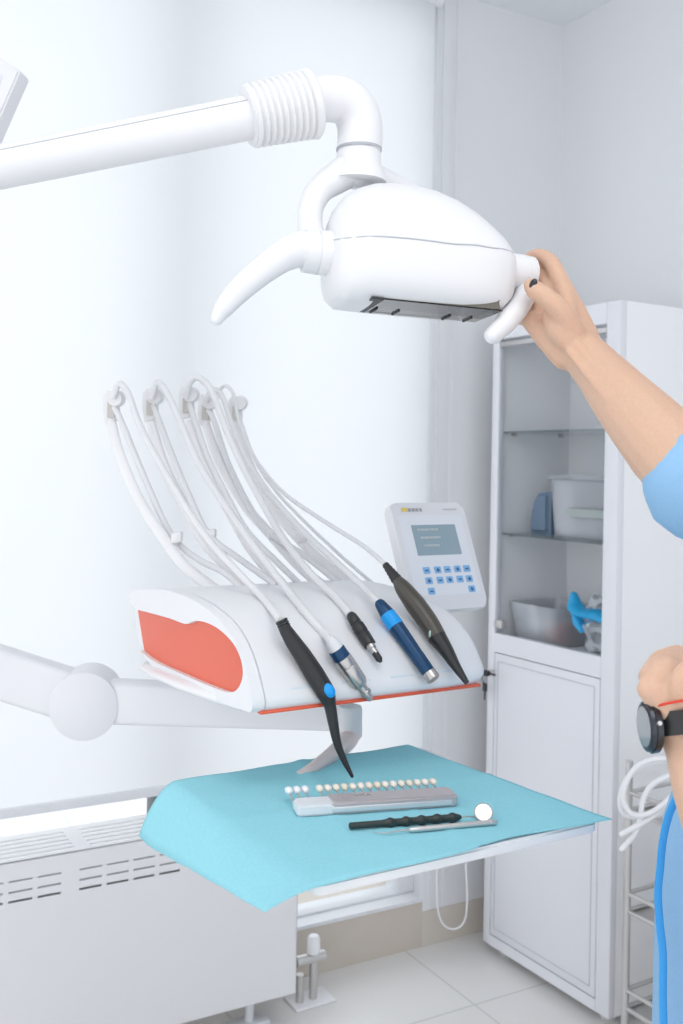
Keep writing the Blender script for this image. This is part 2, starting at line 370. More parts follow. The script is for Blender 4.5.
cbox(bm, 0, 0, 0, 0.048, 0.022, CH, 0.002); cbox(bm, CW-0.028, 0, 0, 0.028, 0.022, CH, 0.002)
cbox(bm, 0.048, 0, CH-0.055, CW-0.076, 0.022, 0.055); cbox(bm, 0.048, 0, 0.862, CW-0.076, 0.022, 0.055); cbox(bm, 0.048, 0, 0, CW-0.076, 0.022, 0.03)
link('front_frame', bm, M_CABW, cab)
dr = bmesh.new(); cbox(dr, 0.051, 0.001, 0.033, CW-0.082, 0.02, 0.826, 0.0015); dr = link('lower_door', dr, M_CABW, cab)
bm = bmesh.new()
for args in ((0.062, 0.07, 0.0015, CW-0.10-0.004), ):
    pass
u0, u1, z0, z1 = 0.068, CW-0.048, 0.055, 0.835
for (u, z, du, dz) in ((u0, z0, u1-u0, 0.002), (u0, z1, u1-u0, 0.002), (u0, z0, 0.002, z1-z0), (u1, z0, 0.002, z1-z0)): cbox(bm, u, -0.0005, z, du, 0.002, dz)
link('door_groove', bm, M_GROOVE, dr, False)
gd = bmesh.new(); cbox(gd, 0.05, 0.004, 0.919, CW-0.08, 0.005, 0.86); gd = link('glass_door', gd, M_GLASS, cab, False)
bm = bmesh.new(); cbox(bm, CW-0.066, -0.006, 0.935, 0.034, 0.02, 0.022, 0.002); link('hinge', bm, M_STEELD, gd)
bm = bmesh.new(); cbox(bm, 0.05, 0.001, 1.758, CW-0.08, 0.012, 0.014, 0.002); link('door_rail', bm, M_STEELD, gd)
for z in (1.505, 1.205):
    bm = bmesh.new(); cbox(bm, T+0.001, 0.03, z, CW-2*T-0.002, CD-0.05, 0.006); link('glass_shelf', bm, M_GSHELF, cab, False)
for z in (1.499, 1.199):
    for u in (T, CW-T-0.012):
        for d in (0.06, 0.25): bm = bmesh.new(); cbox(bm, u, d, z, 0.012, 0.012, 0.006); link('shelf_pin', bm, M_STEELD, cab)
for u in (0.05, CW-0.05):
    for d in (0.05, 0.26):
        lathe_obj('foot', C0+CB*u+CA*d-Z*0.03, C0+CB*u+CA*d+Z*0.005, [(0, 0.020), (0.4, 0.022), (0.5, 0.012), (1, 0.012)], mat('grey_foot', (0.6, 0.6, 0.6), 0.4), cab)
# lock and key
lk = C0+CB*(CW-0.024)+Z*0.80
lc = lathe_obj('door_lock', lk-CA*0.016, lk+CA*0.002, [(0, 0.007), (0.3, 0.008), (1, 0.008)], M_STEELD, cab)
bm = bmesh.new(); obox(bm, lk-CA*0.034-CB*0.012-Z*0.008, CB*0.024, CA*0.018, Z*0.016, 0.005); obox(bm, lk-CA*0.022-CB*0.036-Z*0.003, CB*0.026, CA*0.003, Z*0.006, 0.001); link('key', bm, M_BLACK, cab)
bm = bmesh.new(); obox(bm, lk-CA*0.026-CB*0.002-Z*0.055, CB*0.018, CA*0.006, Z*0.024, 0.003); obox(bm, lk-CA*0.025+CB*0.004-Z*0.08, CB*0.005, CA*0.003, Z*0.028, 0.001)
tube(bm, [lk-CA*0.03+CB*0.006+Z*0.0, lk-CA*0.034+CB*0.008-Z*0.015, lk-CA*0.024+CB*0.007-Z*0.034], 0.0013, n=6, seg=6); link('spare_key', bm, M_BLACK, cab)

# cabinet contents
def C(u, d, z): return C0+CB*u+CA*d+Z*z
SH1, SH2, SB = 1.5115, 1.2115, 0.8955
def hollow(bm, c, eu, ev, w0, d0, w1, d1, h, th=0.0022, r=0.02):
    """tapered open tub centred on c"""
    def ring(w, d, z, o=0): return [bm.verts.new(V(c)+eu*(x-w/2)+ev*(y-d/2)+Z*z) for x, y in rrect(w, d, r, 4)]
    rs = [ring(w0-2*th, d0-2*th, th), ring(w1-2*th, d1-2*th, h), ring(w1, d1, h), ring(w0, d0, 0)]
    for a, b in zip(rs[:-1], rs[1:]):
        for k in range(len(a)): bm.faces.new((a[k], a[(k+1) % len(a)], b[(k+1) % len(a)], b[k]))
    bm.faces.new(rs[0]); bm.faces.new(rs[-1][::-1])
bx = thing('storage_box', C(0.165, 0.15, SH2), 'translucent lidded plastic box on the middle glass shelf', 'box')
bm = bmesh.new(); hollow(bm, C(0.185, 0.16, SH2), CB, CA, 0.265, 0.17, 0.285, 0.19, 0.160); link('tub', bm, M_CPLAS, bx)
bm = bmesh.new(); prism(bm, [C(0.185, 0.16, SH2+0.161)+CB*(x-0.15)+CA*(y-0.105) for x, y in rrect(0.30, 0.21, 0.02)], Z*0.014, 0.003); link('lid', bm, M_CPLAS, bx)
bm = bmesh.new(); obox(bm, C(0.245, 0.0615, SH2+0.06), -CB*0.15, CA*0.0012, Z*0.022)
ls = link('box_label', bm, mat('box_label_green_grey', (0.42, 0.47, 0.46), 0.6), bx, False)
for k in range(5):
    mk = [M_WHITE, mat('pale_teal_pack', (0.45, 0.66, 0.70), 0.5), M_WHITE, mat('pale_grey_pack', (0.6, 0.63, 0.66), 0.5), M_WHITE][k]
    bm = bmesh.new(); obox(bm, C(0.066+0.048*k, 0.09+0.01*(k % 2), SH2+0.003), CB*0.042, CA*0.11, Z*(0.045+0.018*((k*2) % 3)), 0.004)
    tag(link('supply_packet', bm, mk), 'small packet %s in the translucent lidded box' % ['nearest the right end', 'second from the right, pale teal', 'in the middle', 'second from the left, pale grey', 'nearest the left end'][k], 'packet', 'packets inside the lidded box')
# grey-blue pouch leaning on box
mo = bmesh.new(); pts = [(0, 0), (0.085, 0), (0.083, 0.05), (0.072, 0.095), (0.055, 0.118), (0.03, 0.124), (0.0, 0.124)]
prism(mo, [C(0.350+x, 0.09, SH2)+Z*y for x, y in pts], CA*0.09, 0.012, 3)
tag(link('grey_pouch', mo, mat('slate_fabric', (0.17, 0.24, 0.33), 0.8, bump=0.5, bscale=400, var=0.1)), 'slate grey rounded pouch left of the translucent box', 'pouch')
# item on top shelf
bm = bmesh.new(); prism(bm, [C(0.06+x, 0.12, SH1)+Z*y for x, y in ((0, 0), (0.15, 0), (0.13, 0.012), (0.09, 0.022), (0.05, 0.045), (0.0, 0.05))], CA*0.10, 0.004)
tag(link('folded_packet', bm, mat('white_packet_film', (0.80, 0.79, 0.83), 0.4)), 'small white folded packet on the top glass shelf', 'packet')
# lower bin and bags
bb = thing('clear_bin', C(0.33, 0.13, SB), 'open clear plastic bin with red items at cabinet bottom left', 'bin')
bm = bmesh.new(); hollow(bm, C(0.365, 0.14, SB), CB, CA, 0.17, 0.17, 0.20, 0.2, 0.115); link('tub', bm, M_CPLAS, bb)
for k, (u, zz, hh) in enumerate(((0.295, 0.003, 0.06), (0.335, 0.003, 0.042), (0.385, 0.003, 0.06))):
    bm = bmesh.new(); obox(bm, C(u, 0.10, SB+zz), CB*0.03, CA*0.05, Z*hh, 0.006)
    tag(link('small_pack', bm, [mat('red_orange_pack', (0.82, 0.15, 0.09), 0.5), MATS['red_orange_pack'], M_WHITE][k]),
        ['tall red pack in the clear bin', 'short red pack in the middle of the clear bin', 'white pack at the left in the clear bin'][k], 'packet', 'packs in the clear bin')
bg_ = thing('plastic_bag', C(0.13, 0.12, SB), 'crumpled clear plastic bag holding a blue item at cabinet bottom', 'bag')
bm = bmesh.new(); bmesh.ops.create_icosphere(bm, subdivisions=4, radius=1)
for v in bm.verts:
    n = v.co.copy(); k = 1+0.10*math.sin(7*n.x+3*n.z)+0.08*math.sin(11*n.z+5*n.y)+0.05*math.sin(23*n.x*n.z+3)
    p = V((n.x*0.10*k, n.y*0.075*k, max(n.z*0.085*k+0.083, 0.001))); v.co = C(0.135, 0.14, SB)+CB*p.x+CA*p.y+Z*p.z
link('bag_film', bm, M_BAG, bg_)
bm = bmesh.new(); tube(bm, [C(0.225, 0.075, SB+0.155), C(0.21, 0.07, SB+0.125), C(0.17, 0.06, SB+0.115), C(0.12, 0.055, SB+0.118), C(0.07, 0.06, SB+0.105)], [0.012, 0.026, 0.022, 0.028, 0.02], n=6, seg=10, flat=0.5, caps='round')
tube(bm, [C(0.215, 0.07, SB+0.13), C(0.195, 0.065, SB+0.085), C(0.18, 0.06, SB+0.065)], [0.015, 0.016, 0.006], n=6, seg=10, flat=0.5, caps='round')
tag(link('blue_wrapper', bm, mat('cyan_film', (0.02, 0.42, 0.78), 0.35)), 'crumpled bright blue wrapper lying on the clear bag', 'wrapper')
for v in (0,):
    bm = bmesh.new(); prism(bm, [C(0.05, 0.228, SB+0.002)+CB*x+CA*y for x, y in rrect(0.09, 0.06, 0.01)], Z*0.12, 0.006)
    tag(link('white_carton', bm, M_WHITE), 'small white carton behind the clear bag', 'box')

# metal rack beside cabinet, with cable
KA, KB = dirs(31.5); K0 = V((0.698, 2.43, 0))
rk = thing('wire_rack', K0, 'grey metal three-tier rack beside the tall cabinet', 'rack')
for (u, d) in ((0, 0), (-0.42, 0), (0, 0.26), (-0.42, 0.26)):
    p = K0+KB*u+KA*d; tube_obj('post', [p+Z*0.0, p+Z*0.74], 0.009, M_STEELD, rk, n=1)
for z in (0.665, 0.425, 0.195):
    bm = bmesh.new()
    for dz in (0, -0.042):
        a = [K0+Z*(z+dz), K0-KB*0.42+Z*(z+dz), K0-KB*0.42+KA*0.26+Z*(z+dz), K0+KA*0.26+Z*(z+dz)]
        for i in range(4): tube(bm, [a[i], a[(i+1) % 4]], 0.0055, n=1, seg=8)
    obox(bm, K0-KB*0.42+Z*(z-0.05), KB*0.42, KA*0.26, Z*0.003)
    link('rack_shelf', bm, M_STEELD, rk)
cps = [(668, 762), (645, 765), (628, 778), (620, 800), (626, 815), (645, 817), (664, 812), (679, 800), (690, 780), (670, 760), (645, 762), (630, 775), (623, 797), (632, 814), (652, 812), (680, 790)]
cb1 = [P(x, y, 2.36-0.003*i) for i, (x, y) in enumerate(cps)]
cb2 = [(690, 770), (670, 775), (652, 785), (643, 800), (640, 820), (634, 835), (622, 849)]
cable = thing('coiled_cable', cb1[0], 'white cable hung in loops on the metal rack', 'cable')
tube_obj('cable_loop', cb1, 0.0065, M_WHITE, cable, n=8, seg=10, caps='round')
tube_obj('cable_end', [P(x, y, 2.33) for x, y in cb2], 0.0065, M_WHITE, cable, n=8, seg=10, caps='round')
tube_obj('cable_end', [P(x, y, 2.325) for x, y in ((690, 786), (672, 800), (650, 818), (622, 834))], 0.0065, M_WHITE, cable, n=8, seg=10, caps='round')
# added out-of-view panel that dresses the fill area light
lf = thing('added_fill_panel', (0.15, 0.3, 2.855), 'added unseen square ceiling panel giving fill light above the dental unit', 'ceiling light')
bm = bmesh.new()
for (x, y, dx, dy) in ((-0.45, -0.3, 1.2, 0.03), (-0.45, 0.87, 1.2, 0.03), (-0.45, -0.27, 0.03, 1.14), (0.72, -0.27, 0.03, 1.14)):
    obox(bm, V((x, y, 2.80)), V((dx, 0, 0)), V((0, dy, 0)), Z*0.055)
link('light_frame', bm, M_FRAME, lf, False)
bm = bmesh.new(); obox(bm, V((-0.42, -0.27, 2.835)), V((1.14, 0, 0)), V((0, 1.14, 0)), Z*0.01); link('diffuser', bm, mat('fill_panel_glow', (0.9, 0.9, 0.9), 0.5, emit=(1, 0.99, 0.97, 1.5)), lf, False)

# ================================================================= OPERATING LAMP
# axis of the head from left pivot to right pivot
LP = P(320, 252, 1.23); RP = P(524, 274, 1.285)
lamp = thing('dental_lamp', P(358, 165, 1.27), 'white overhead dental operating lamp on a tubular arm', 'lamp')
ax = (RP-LP).normalized(); HB = V((-ax.y, ax.x, 0)).normalized()     # away from the camera
HU = ax.cross(HB).normalized()
if HU.z < 0: HU = -HU
k1 = 1.26/F
def along(px): # distance along the axis that shows at column px
    t = (px-320)/(524-320); return t*(RP-LP).length
# outline table: px column, height of top above axis, depth of bottom below axis (in px), half depth
prof = [(327, 14, 20, 16), (329, 34, 36, 30), (334, 48, 44, 42), (343, 62, 50, 52), (356, 72, 50, 58), (372, 79, 50, 60), (392, 82, 50, 61), (412, 82, 50, 61), (432, 79, 50, 60), (452, 72, 50, 58),
        (470, 62, 49, 55), (485, 50, 48, 51), (497, 39, 44, 45), (506, 28, 34, 36), (512, 13, 18, 20)]
def section(px, top, bot, hd, n=48, sc=1.0):
    """ring in the plane across the axis: flat bottom, domed top"""
    c = LP+ax*along(px)+HB*0.012; out = []
    for k in range(n):
        a = 2*math.pi*k/n; ca, sa = math.cos(a), math.sin(a)
        if sa >= 0: e = 2.0; h = top
        else: e = 3.6; h = bot
        y = math.copysign(abs(ca)**(2/e), ca)*hd; z = math.copysign(abs(sa)**(2/e), sa)*h
        if sa > 0: y += 16*sa*sa*(top/80)      # the dome leans back
        out.append(c+HB*(y*k1*sc)+HU*(z*k1*sc))
    return out
def loft(bm, rings, cap=True):
    rs = [[bm.verts.new(p) for p in r] for r in rings]; n = len(rs[0])
    for a, b in zip(rs[:-1], rs[1:]):
        for k in range(n): bm.faces.new((a[k], a[(k+1) % n], b[(k+1) % n], b[k]))
    if cap: bm.faces.new(rs[0][::-1]); bm.faces.new(rs[-1])
    return rs
dense = []
for i in range(len(prof)-1):
    for k in range(3):
        t = k/3; dense.append([prof[i][q]*(1-t)+prof[i+1][q]*t for q in range(4)])
dense.append(list(prof[-1]))
bm = bmesh.new(); rs = loft(bm, [section(*d) for d in dense])
hs = link('housing', bm, M_PLAS, lamp, auto=60)
o = LP+ax*along(364)+HB*(0.012-47*k1)-HU*(80*k1); ex = ax*(along(494)-along(364)); ey = HB*84*k1
bm = bmesh.new(); v_ = [o, o+ex, o+ex+ey, o+ey]; up_ = [p+HU*(54*k1)+(o+ex/2+ey/2-p)*0.10 for p in v_]
q_ = [bm.verts.new(p) for p in v_+up_]
for f in ((3, 2, 1, 0), (4, 5, 6, 7), (0, 1, 5, 4), (1, 2, 6, 5), (2, 3, 7, 6), (3, 0, 4, 7)): bm.faces.new([q_[i] for i in f])
cut = link('cut', bm, M_DARK, lamp, False)
bo_ = hs.modifiers.new('cut', 'BOOLEAN'); bo_.operation = 'DIFFERENCE'; bo_.object = cut; bo_.solver = 'EXACT'
bpy.context.view_layer.update()
nm = bpy.data.meshes.new_from_object(hs.evaluated_get(bpy.context.evaluated_depsgraph_get())); hs.modifiers.clear(); hs.data = nm
nm.materials.clear(); nm.materials.append(M_PLAS); nm.set_sharp_from_angle(angle=math.radians(50))
bpy.data.objects.remove(cut)
def inb(i, j, k, e=0.0): return o+ex*(e+(1-2*e)*i)+ey*(e+(1-2*e)*j)+HU*(k*k1)
bm = bmesh.new()
lo = [bm.verts.new(inb(i, j, 35, 0.03)) for i, j in ((0, 0), (1, 0), (1, 1), (0, 1))]; hi = [bm.verts.new(inb(i, j, 53, 0.07)) for i, j in ((0, 0), (1, 0), (1, 1), (0, 1))]
for i in range(4): bm.faces.new((lo[i], lo[(i+1) % 4], hi[(i+1) % 4], hi[i]))
bm.faces.new(hi); link('reflector', bm, M_REFL, lamp, False)
bm = bmesh.new(); obox(bm, inb(0, 0, 33.5, 0.02), ex*0.96, ey*0.96, HU*0.0012); link('lens_cover', bm, glassmat('lens_glass', (0.60, 0.58, 0.54), 0.3, 0.06), lamp, False)
for t in (0.13, 0.30, 0.70, 0.87): bm = bmesh.new(); obox(bm, inb(t, 0.62, 32), ex*0.012, ey*0.33, HU*0.002); link('lens_clip', bm, M_DARK, lamp, False)
bm = bmesh.new(); obox(bm, inb(0.0, 0, 32.5), ex*0.09, ey, HU*0.003); link('lens_end_cover', bm, M_DARK, lamp, False)
# seam around the front of the housing
sp = []
for d in dense[3:-2]:
    ring = section(*d, n=96, sc=1.006)
    h = 8+ (d[0]-330)*0.035
    cand = [p for p in ring if (p-LP).dot(HB) < 0.012]
    sp.append(min(cand, key=lambda p: abs(((p-LP).dot(HU))/k1-h)))
for _ in range(3): sp = [sp[0]]+[(sp[i-1]+sp[i]+sp[i+1])/3 for i in range(1, len(sp)-1)]+[sp[-1]]
bm = bmesh.new(); tube(bm, sp, 0.0009, n=1, seg=6); link('housing_seam', bm, mat('light_seam', (0.5, 0.52, 0.56), 0.6), lamp)
# pivots and handles
lathe_obj('left_pivot', P(303, 251, 1.225), P(333, 254, 1.235), [(0, 0.0235), (0.02, 0.0255), (0.42, 0.0265), (0.43, 0.0255), (0.47, 0.0255), (0.48, 0.0268), (1, 0.0275)], M_PLAS, lamp, seg=40)
tube_obj('left_handle', [P(309, 251, 1.225), P(298, 250, 1.222), P(282, 257, 1.215), P(262, 271, 1.205), P(240, 290, 1.195), P(224, 308, 1.19), P(217, 319, 1.188)],
         [0.0235, 0.0225, 0.0185, 0.0165, 0.0145, 0.0115, 0.0075], M_PLAS, lamp, caps='round', seg=20, n=6)
lathe_obj('right_pivot', P(503, 271, 1.275), P(532, 275, 1.29), [(0, 0.0235), (0.55, 0.0235), (0.56, 0.0225), (0.62, 0.0225), (0.63, 0.0235), (0.93, 0.0225), (1, 0.019)], M_PLAS, lamp, seg=40)
tube_obj('right_handle', [P(526, 279, 1.287), P(526, 292, 1.275), P(519, 307, 1.262), P(506, 322, 1.248), P(493, 335, 1.24)],
         [0.0150, 0.0140, 0.0135, 0.0135, 0.0110], M_PLAS, lamp, caps='round', seg=20, n=6)
# yoke
YK = P(358, 172, 1.29)
tube_obj('yoke', [YK+Z*0.01, P(338, 177, 1.285), P(320, 190, 1.275), P(311, 208, 1.262), P(310, 228, 1.25), P(315, 248, 1.238)], [0.024, 0.021, 0.0180, 0.0165, 0.0165, 0.019], M_PLAS, lamp, flat=0.95, seg=20, hint=V((0, 1, 0)), caps='round')
tube_obj('yoke', [YK+Z*0.0, P(396, 188, 1.345), P(445, 215, 1.37), P(490, 248, 1.35), P(508, 270, 1.31)], [0.021, 0.018, 0.016, 0.014, 0.014], M_PLAS, lamp, flat=0.6, seg=18, caps='round')
# neck, elbow, bellows, arm
lathe_obj('neck', P(359, 150, 1.29), P(358, 182, 1.29), [(0, 0.0265), (0.1, 0.0275), (0.45, 0.0285), (0.8, 0.034), (1, 0.036)], M_PLAS, lamp, seg=36)
tube_obj('elbow', [P(306, 101, 1.262), P(318, 99, 1.268), P(336, 99, 1.278), P(350, 105, 1.285), P(358.5, 120, 1.29), P(360, 136, 1.29), P(359, 150, 1.29)], [0.0285, 0.0285, 0.0285, 0.0288, 0.0288, 0.0285, 0.0285], M_PLAS, lamp, seg=36, caps='flat')
lathe_obj('elbow_ring', P(359, 148.6, 1.29), P(359, 151, 1.29), [(0, 0.0289), (1, 0.0289)], MATS['seam_grey'], lamp, seg=36)
A0, A1 = P(247, 117, 1.24), P(318, 103, 1.268)
pr = [(0, 0.028), (0.005, 0.035)]
for k in range(9):
    t = 0.02+k*0.088; R = 0.0375+0.003*k/8
    pr += [(t, R-0.003), (t+0.02, R), (t+0.05, R+0.0008), (t+0.07, R-0.001), (t+0.078, R-0.003)]
pr += [(0.83, 0.041), (0.9, 0.0425), (0.93, 0.040), (0.935, 0.028), (0.99, 0.027)]
lathe_obj('bellows', A0, A1, pr, mat('soft_white_rubber', (0.79, 0.795, 0.81), 0.5), lamp, seg=40)
tube_obj('arm_tube', [P(-330, 233, 1.16), P(252, 117, 1.243)], [0.0238, 0.0265], M_PLAS, lamp, n=1, seg=36)
a, b = P(-330, 233, 1.16), P(250, 117, 1.243); up = Z*0.0115-V((0, 1, 0))*0.021
bm = bmesh.new(); tube(bm, [a+up, b+Z*0.0125-V((0, 1, 0))*0.0238], 0.0006, n=1, seg=6); link('arm_seam', bm, MATS['light_seam'], lamp)

# ================================================================= MONITOR (corner at top left)
mc = P(20, 70, 1.45); e1 = (P(0, 57.5, 1.46)-mc).normalized(); e2 = (P(0, 137, 1.44)-mc).normalized(); e2 = (e2-e1*e1.dot(e2)*0.4).normalized()
mn = e1.cross(e2).normalized()
if mn.y > 0: mn = -mn
mo = thing('display_monitor', mc+e1*0.15+e2*0.17, 'grey monitor corner at the top left above the lamp arm', 'monitor')
bm = bmesh.new(); pts = [mc+e1*0.003, mc+e2*0.003, mc+e2*0.34, mc+e2*0.34+e1*0.26, mc+e1*0.26]; prism(bm, pts, -mn*0.03, 0.003); link('monitor_case', bm, M_PLAS2, mo)
bm = bmesh.new(); q = [mc+e1*.022+e2*.022, mc+e2*.318+e1*.022, mc+e2*.318+e1*.238, mc+e1*.238+e2*.022]; prism(bm, q, mn*0.0015); link('monitor_screen', bm, mat('pale_screen', (0.72, 0.75, 0.80), 0.25), mo, False)

# ================================================================= INSTRUMENT CONSOLE
UA, UB = dirs(32.0); U0 = V((-0.102, 1.2, 1.138)); UL = 0.36
def U(a, b, c): return U0+UA*a+UB*b+Z*c
top_prof = [(0.0, 0.0), (-0.004, 0.006), (-0.003, 0.016), (0.006, 0.032), (0.022, 0.055), (0.045, 0.076), (0.08, 0.094), (0.13, 0.106), (0.19, 0.113), (0.26, 0.114), (0.33, 0.108), (0.40, 0.098), (0.425, 0.09)]
def topc(b):
    if b <= top_prof[1][0]: return 0.006
    for (b0, c0), (b1, c1) in zip(top_prof[1:-1], top_prof[2:]):
        if b0 <= b <= b1: return c0+(c1-c0)*(b-b0)/max(b1-b0, 1e-6)
    return 0.09
def surf(px, py, lift=0.0):
    d = RI*((px-341.5)/F)+UI*((HY-py)/F)+FW; y = 1.0
    while y < 2.2:
        p = V((0, 0, CAMZ))+d*y-U0; b = p.dot(UB); c = p.z
        if -0.004 <= b <= 0.425 and c <= topc(b)+lift and c > -0.01: return y
        y += 0.001
    return None
con = thing('instrument_console', U(0.18, 0.2, -0.012), 'white dental instrument console with orange side panel', 'dental unit')
bot = [(0.425, 0.055), (0.41, 0.02), (0.37, 0.004), (0.30, 0.0)]
fine = [(V((b, c, 0))) for b, c in top_prof]; fine = catmull(fine, 4)
outline = [(p.x, p.y) for p in fine]+bot
def end_ring(a, s, rnd):
    cb, cc = 0.2, 0.04; return [U(a, b+(cb-b)*rnd*0.3, c+(cc-c)*rnd) for b, c in outline]
bm = bmesh.new()
loft(bm, [end_ring(0.0165, 1, 0)]+[end_ring(0.0165+0.0227*k, 1, 0) for k in range(1, 13)]+[end_ring(0.30, 1, 0.0), end_ring(0.335, 1, 0.02), end_ring(0.35, 1, 0.07), end_ring(0.359, 1, 0.16), end_ring(0.363, 1, 0.3)])
link('console_shell', bm, M_PLAS, con, auto=50)
# side frame around the orange panel
org0 = [(0.362, 0.014), (0.30, 0.008), (0.20, 0.008), (0.12, 0.009), (0.06, 0.012), (0.034, 0.022), (0.022, 0.040), (0.028, 0.058), (0.05, 0.074), (0.09, 0.085), (0.13, 0.088), (0.165, 0.085), (0.195, 0.077), (0.25, 0.077), (0.32, 0.075), (0.392, 0.072)]
org = [(p.x, p.y) for p in catmull([V((b, c, 0)) for b, c in org0], 5)]
bm = bmesh.new()
outer_top = [(b, c) for b, c in [(p.x, p.y) for p in fine] if b <= 0.41]
poly = [U(0.0, b, c) for b, c in [(0.0, 0.0)]+outer_top+[(0.40, 0.078)]+org[::-1][1:]+[(0.30, -0.004), (0.20, -0.006), (0.06, -0.004)]]
prism(bm, poly, UA*0.018); link('side_frame', bm, M_PLAS, con, auto=50)
bm = bmesh.new(); prism(bm, [U(0.007, b, c) for b, c in org], UA*0.008, 0.001)
tag(link('side_panel', bm, M_ORANGE, con), 'glossy orange side panel')
# grip lip below the orange panel
bm = bmesh.new(); rings = []
for b, w_, h_ in ((0.368, 0.002, 0.0012), (0.36, 0.008, 0.003), (0.33, 0.024, 0.0045), (0.27, 0.028, 0.006), (0.19, 0.025, 0.0075), (0.11, 0.016, 0.008), (0.05, 0.006, 0.006)):
    rings.append([U(0.016-w_*0.5+w_*0.72*math.cos(t), b, -0.004+h_*math.sin(t)) for t in [2*math.pi*k/20 for k in range(20)]])
loft(bm, rings); link('grip_lip', bm, M_PLAS, con, auto=60)
# underside tray and orange line
bm = bmesh.new(); prism(bm, [U(0.03, b, c) for b, c in ((0.005, -0.001), (0.39, 0.0), (0.37, -0.014), (0.03, -0.012))], UA*0.315, 0.003); link('underside_cover', bm, M_PLAS2, con)
bm = bmesh.new(); obox(bm, U(0.012, -0.0035, -0.0035), UA*0.335, UB*0.01, Z*0.004, 0.001); tag(link('front_trim', bm, M_ORANGE, con), 'thin orange strip below the front edge')
# rest pads at the front edge
for k, a in enumerate((0.055, 0.125, 0.20, 0.265)):
    pts = []
    wd = 0.045
    for s in (0, 1):
        for b in ((-0.0035, 0.0005) if not s else (0.0005, -0.0035)):
            pts.append(U(a+wd*s, b, topc(b)+0.0018))
    bm = bmesh.new(); prism(bm, pts, -Z*0.005, 0.0006)
    link('rest_pad', bm, mat('pale_blue_silicone', (0.68, 0.76, 0.82), 0.35), con)

# whips
WH = [  # head px, arm path px, return hose path px, depth at head / base
 dict(h=(112, 404), D=(1.62, 1.50), arm=[(111, 419), (119, 453), (138, 498), (161, 534), (185, 566), (224, 597)], ret=[(121, 421), (145, 479), (170, 533), (196, 558), (226, 574), (254, 602)], clip=(177, 541)),
 dict(h=(151, 402), D=(1.66, 1.53), arm=[(151, 422), (164, 466), (187, 511), (206, 544), (232, 571), (258, 598)], ret=[(159, 421), (174, 460), (190, 498), (209, 535), (241, 560), (276, 585)], clip=(211, 538)),
 dict(h=(187, 400), D=(1.70, 1.56), arm=[(190, 421), (203, 463), (228, 508), (252, 550), (290, 594)], ret=[(195, 421), (208, 458), (226, 494), (246, 530), (275, 560), (306, 590)], clip=(243, 535)),
 dict(h=(206, 407), D=(1.75, 1.59), arm=[(206, 424), (219, 460), (245, 505), (270, 534), (299, 566), (330, 592)], ret=[(214, 421), (228, 463), (250, 507), (270, 533), (305, 556), (345, 588)], clip=(273, 537)),
 dict(h=(236, 408), D=(1.80, 1.62), arm=[(235, 424), (248, 462), (268, 500), (295, 535), (330, 568), (362, 588)], ret=[(242, 424), (255, 460), (275, 490), (303, 520), (340, 555), (378, 588)], clip=(302, 541)),
]
for i, wdef in enumerate(WH):
    D0, D1 = wdef['D']; n = len(wdef['arm'])
    arm = [P(x, y, D0+(D1-D0)*(k/(n-1))) for k, (x, y) in enumerate(wdef['arm'])]
    r = bmesh.new(); tube(r, arm, [0.0070]+[0.0085]*(n-2)+[0.0095], n=6, seg=14, flat=0.6, hint=V((1, 0, 0)))
    wo = link('whip_arm', r, M_WHIP, con)
    hp = P(wdef['h'][0], wdef['h'][1], D0)
    bm = bmesh.new()
    prism(bm, [hp+V((x, -0.004, z)) for x, z in ((-0.013, 0.014), (-0.007, 0.022), (0.010, 0.016), (0.012, -0.018), (0.004, -0.030), (-0.010, -0.032), (-0.014, -0.008))], V((0, 0.014, 0)), 0.002)
    link('whip_head', bm, M_WHIP, wo)
    bm = bmesh.new(); obox(bm, hp+V((-0.006, -0.008, -0.022)), V((0.012, 0, 0)), V((0, 0.004, 0)), Z*0.026, 0.0015); link('clamp_plate', bm, M_BEIGE, wo)
    lathe_obj('hose_roller', hp+V((0.006, -0.012, 0.008)), hp+V((0.008, 0.014, 0.010)), [(0, 0.0115), (0.25, 0.0135), (0.35, 0.008), (0.65, 0.008), (0.75, 0.0135), (1, 0.0115)], M_WHIP, wo, seg=20)
    cpnt = P(*wdef['clip'], D0+(D1-D0)*0.62)
    bm = bmesh.new(); obox(bm, cpnt-V((0.008, 0.012, 0.004)), V((0.016, 0, 0.003)), V((0, 0.02, 0)), V((0, 0, 0.016)), 0.003); link('hose_clip', bm, M_WHIP, wo)
    rt = [P(x, y, D0-0.01+(D1-D0)*(k/(len(wdef['ret'])-1))) for k, (x, y) in enumerate(wdef['ret'])]
    tube_obj('supply_hose', [hp+V((0.004, -0.004, -0.005))]+rt, 0.0050 if i < 4 else 0.0028, M_HOSE, con, n=6, seg=10)

# handpieces
def sp_(px, py, lift): 
    y = surf(px, py, lift); return y
def hose(parent, pts, r, mat_=M_HOSE): return tube_obj('hose', pts, r, mat_, parent, n=3, seg=12)
def path(lst):
    out = []
    for q in catmull([V(p) for p in lst], 3):
        d = surf(q.x, q.y, 0.006) if q.y > 575 else None
        out.append(P(q.x, q.y, min(q.z, d) if d else q.z))
    return out
def fit(pts, rad, over=None):
    """depth along a straight tool lying on the sloped face: never sinks in"""
    ys = []; (x0, y0), (x1, y1) = pts
    for k in range(9):
        t = k/8; x, y = x0+(x1-x0)*t, y0+(y1-y0)*t; d = surf(x, y, rad*1.5)
        if d: ys.append((y, d))
    (ya, da), (yb, db) = ys[0], ys[-1]
    g = lambda y: da+(db-da)*(y-ya)/(yb-ya)
    ex = max(g(y)-d for y, d in ys)
    return lambda y: g(y)-ex
DBG = {}
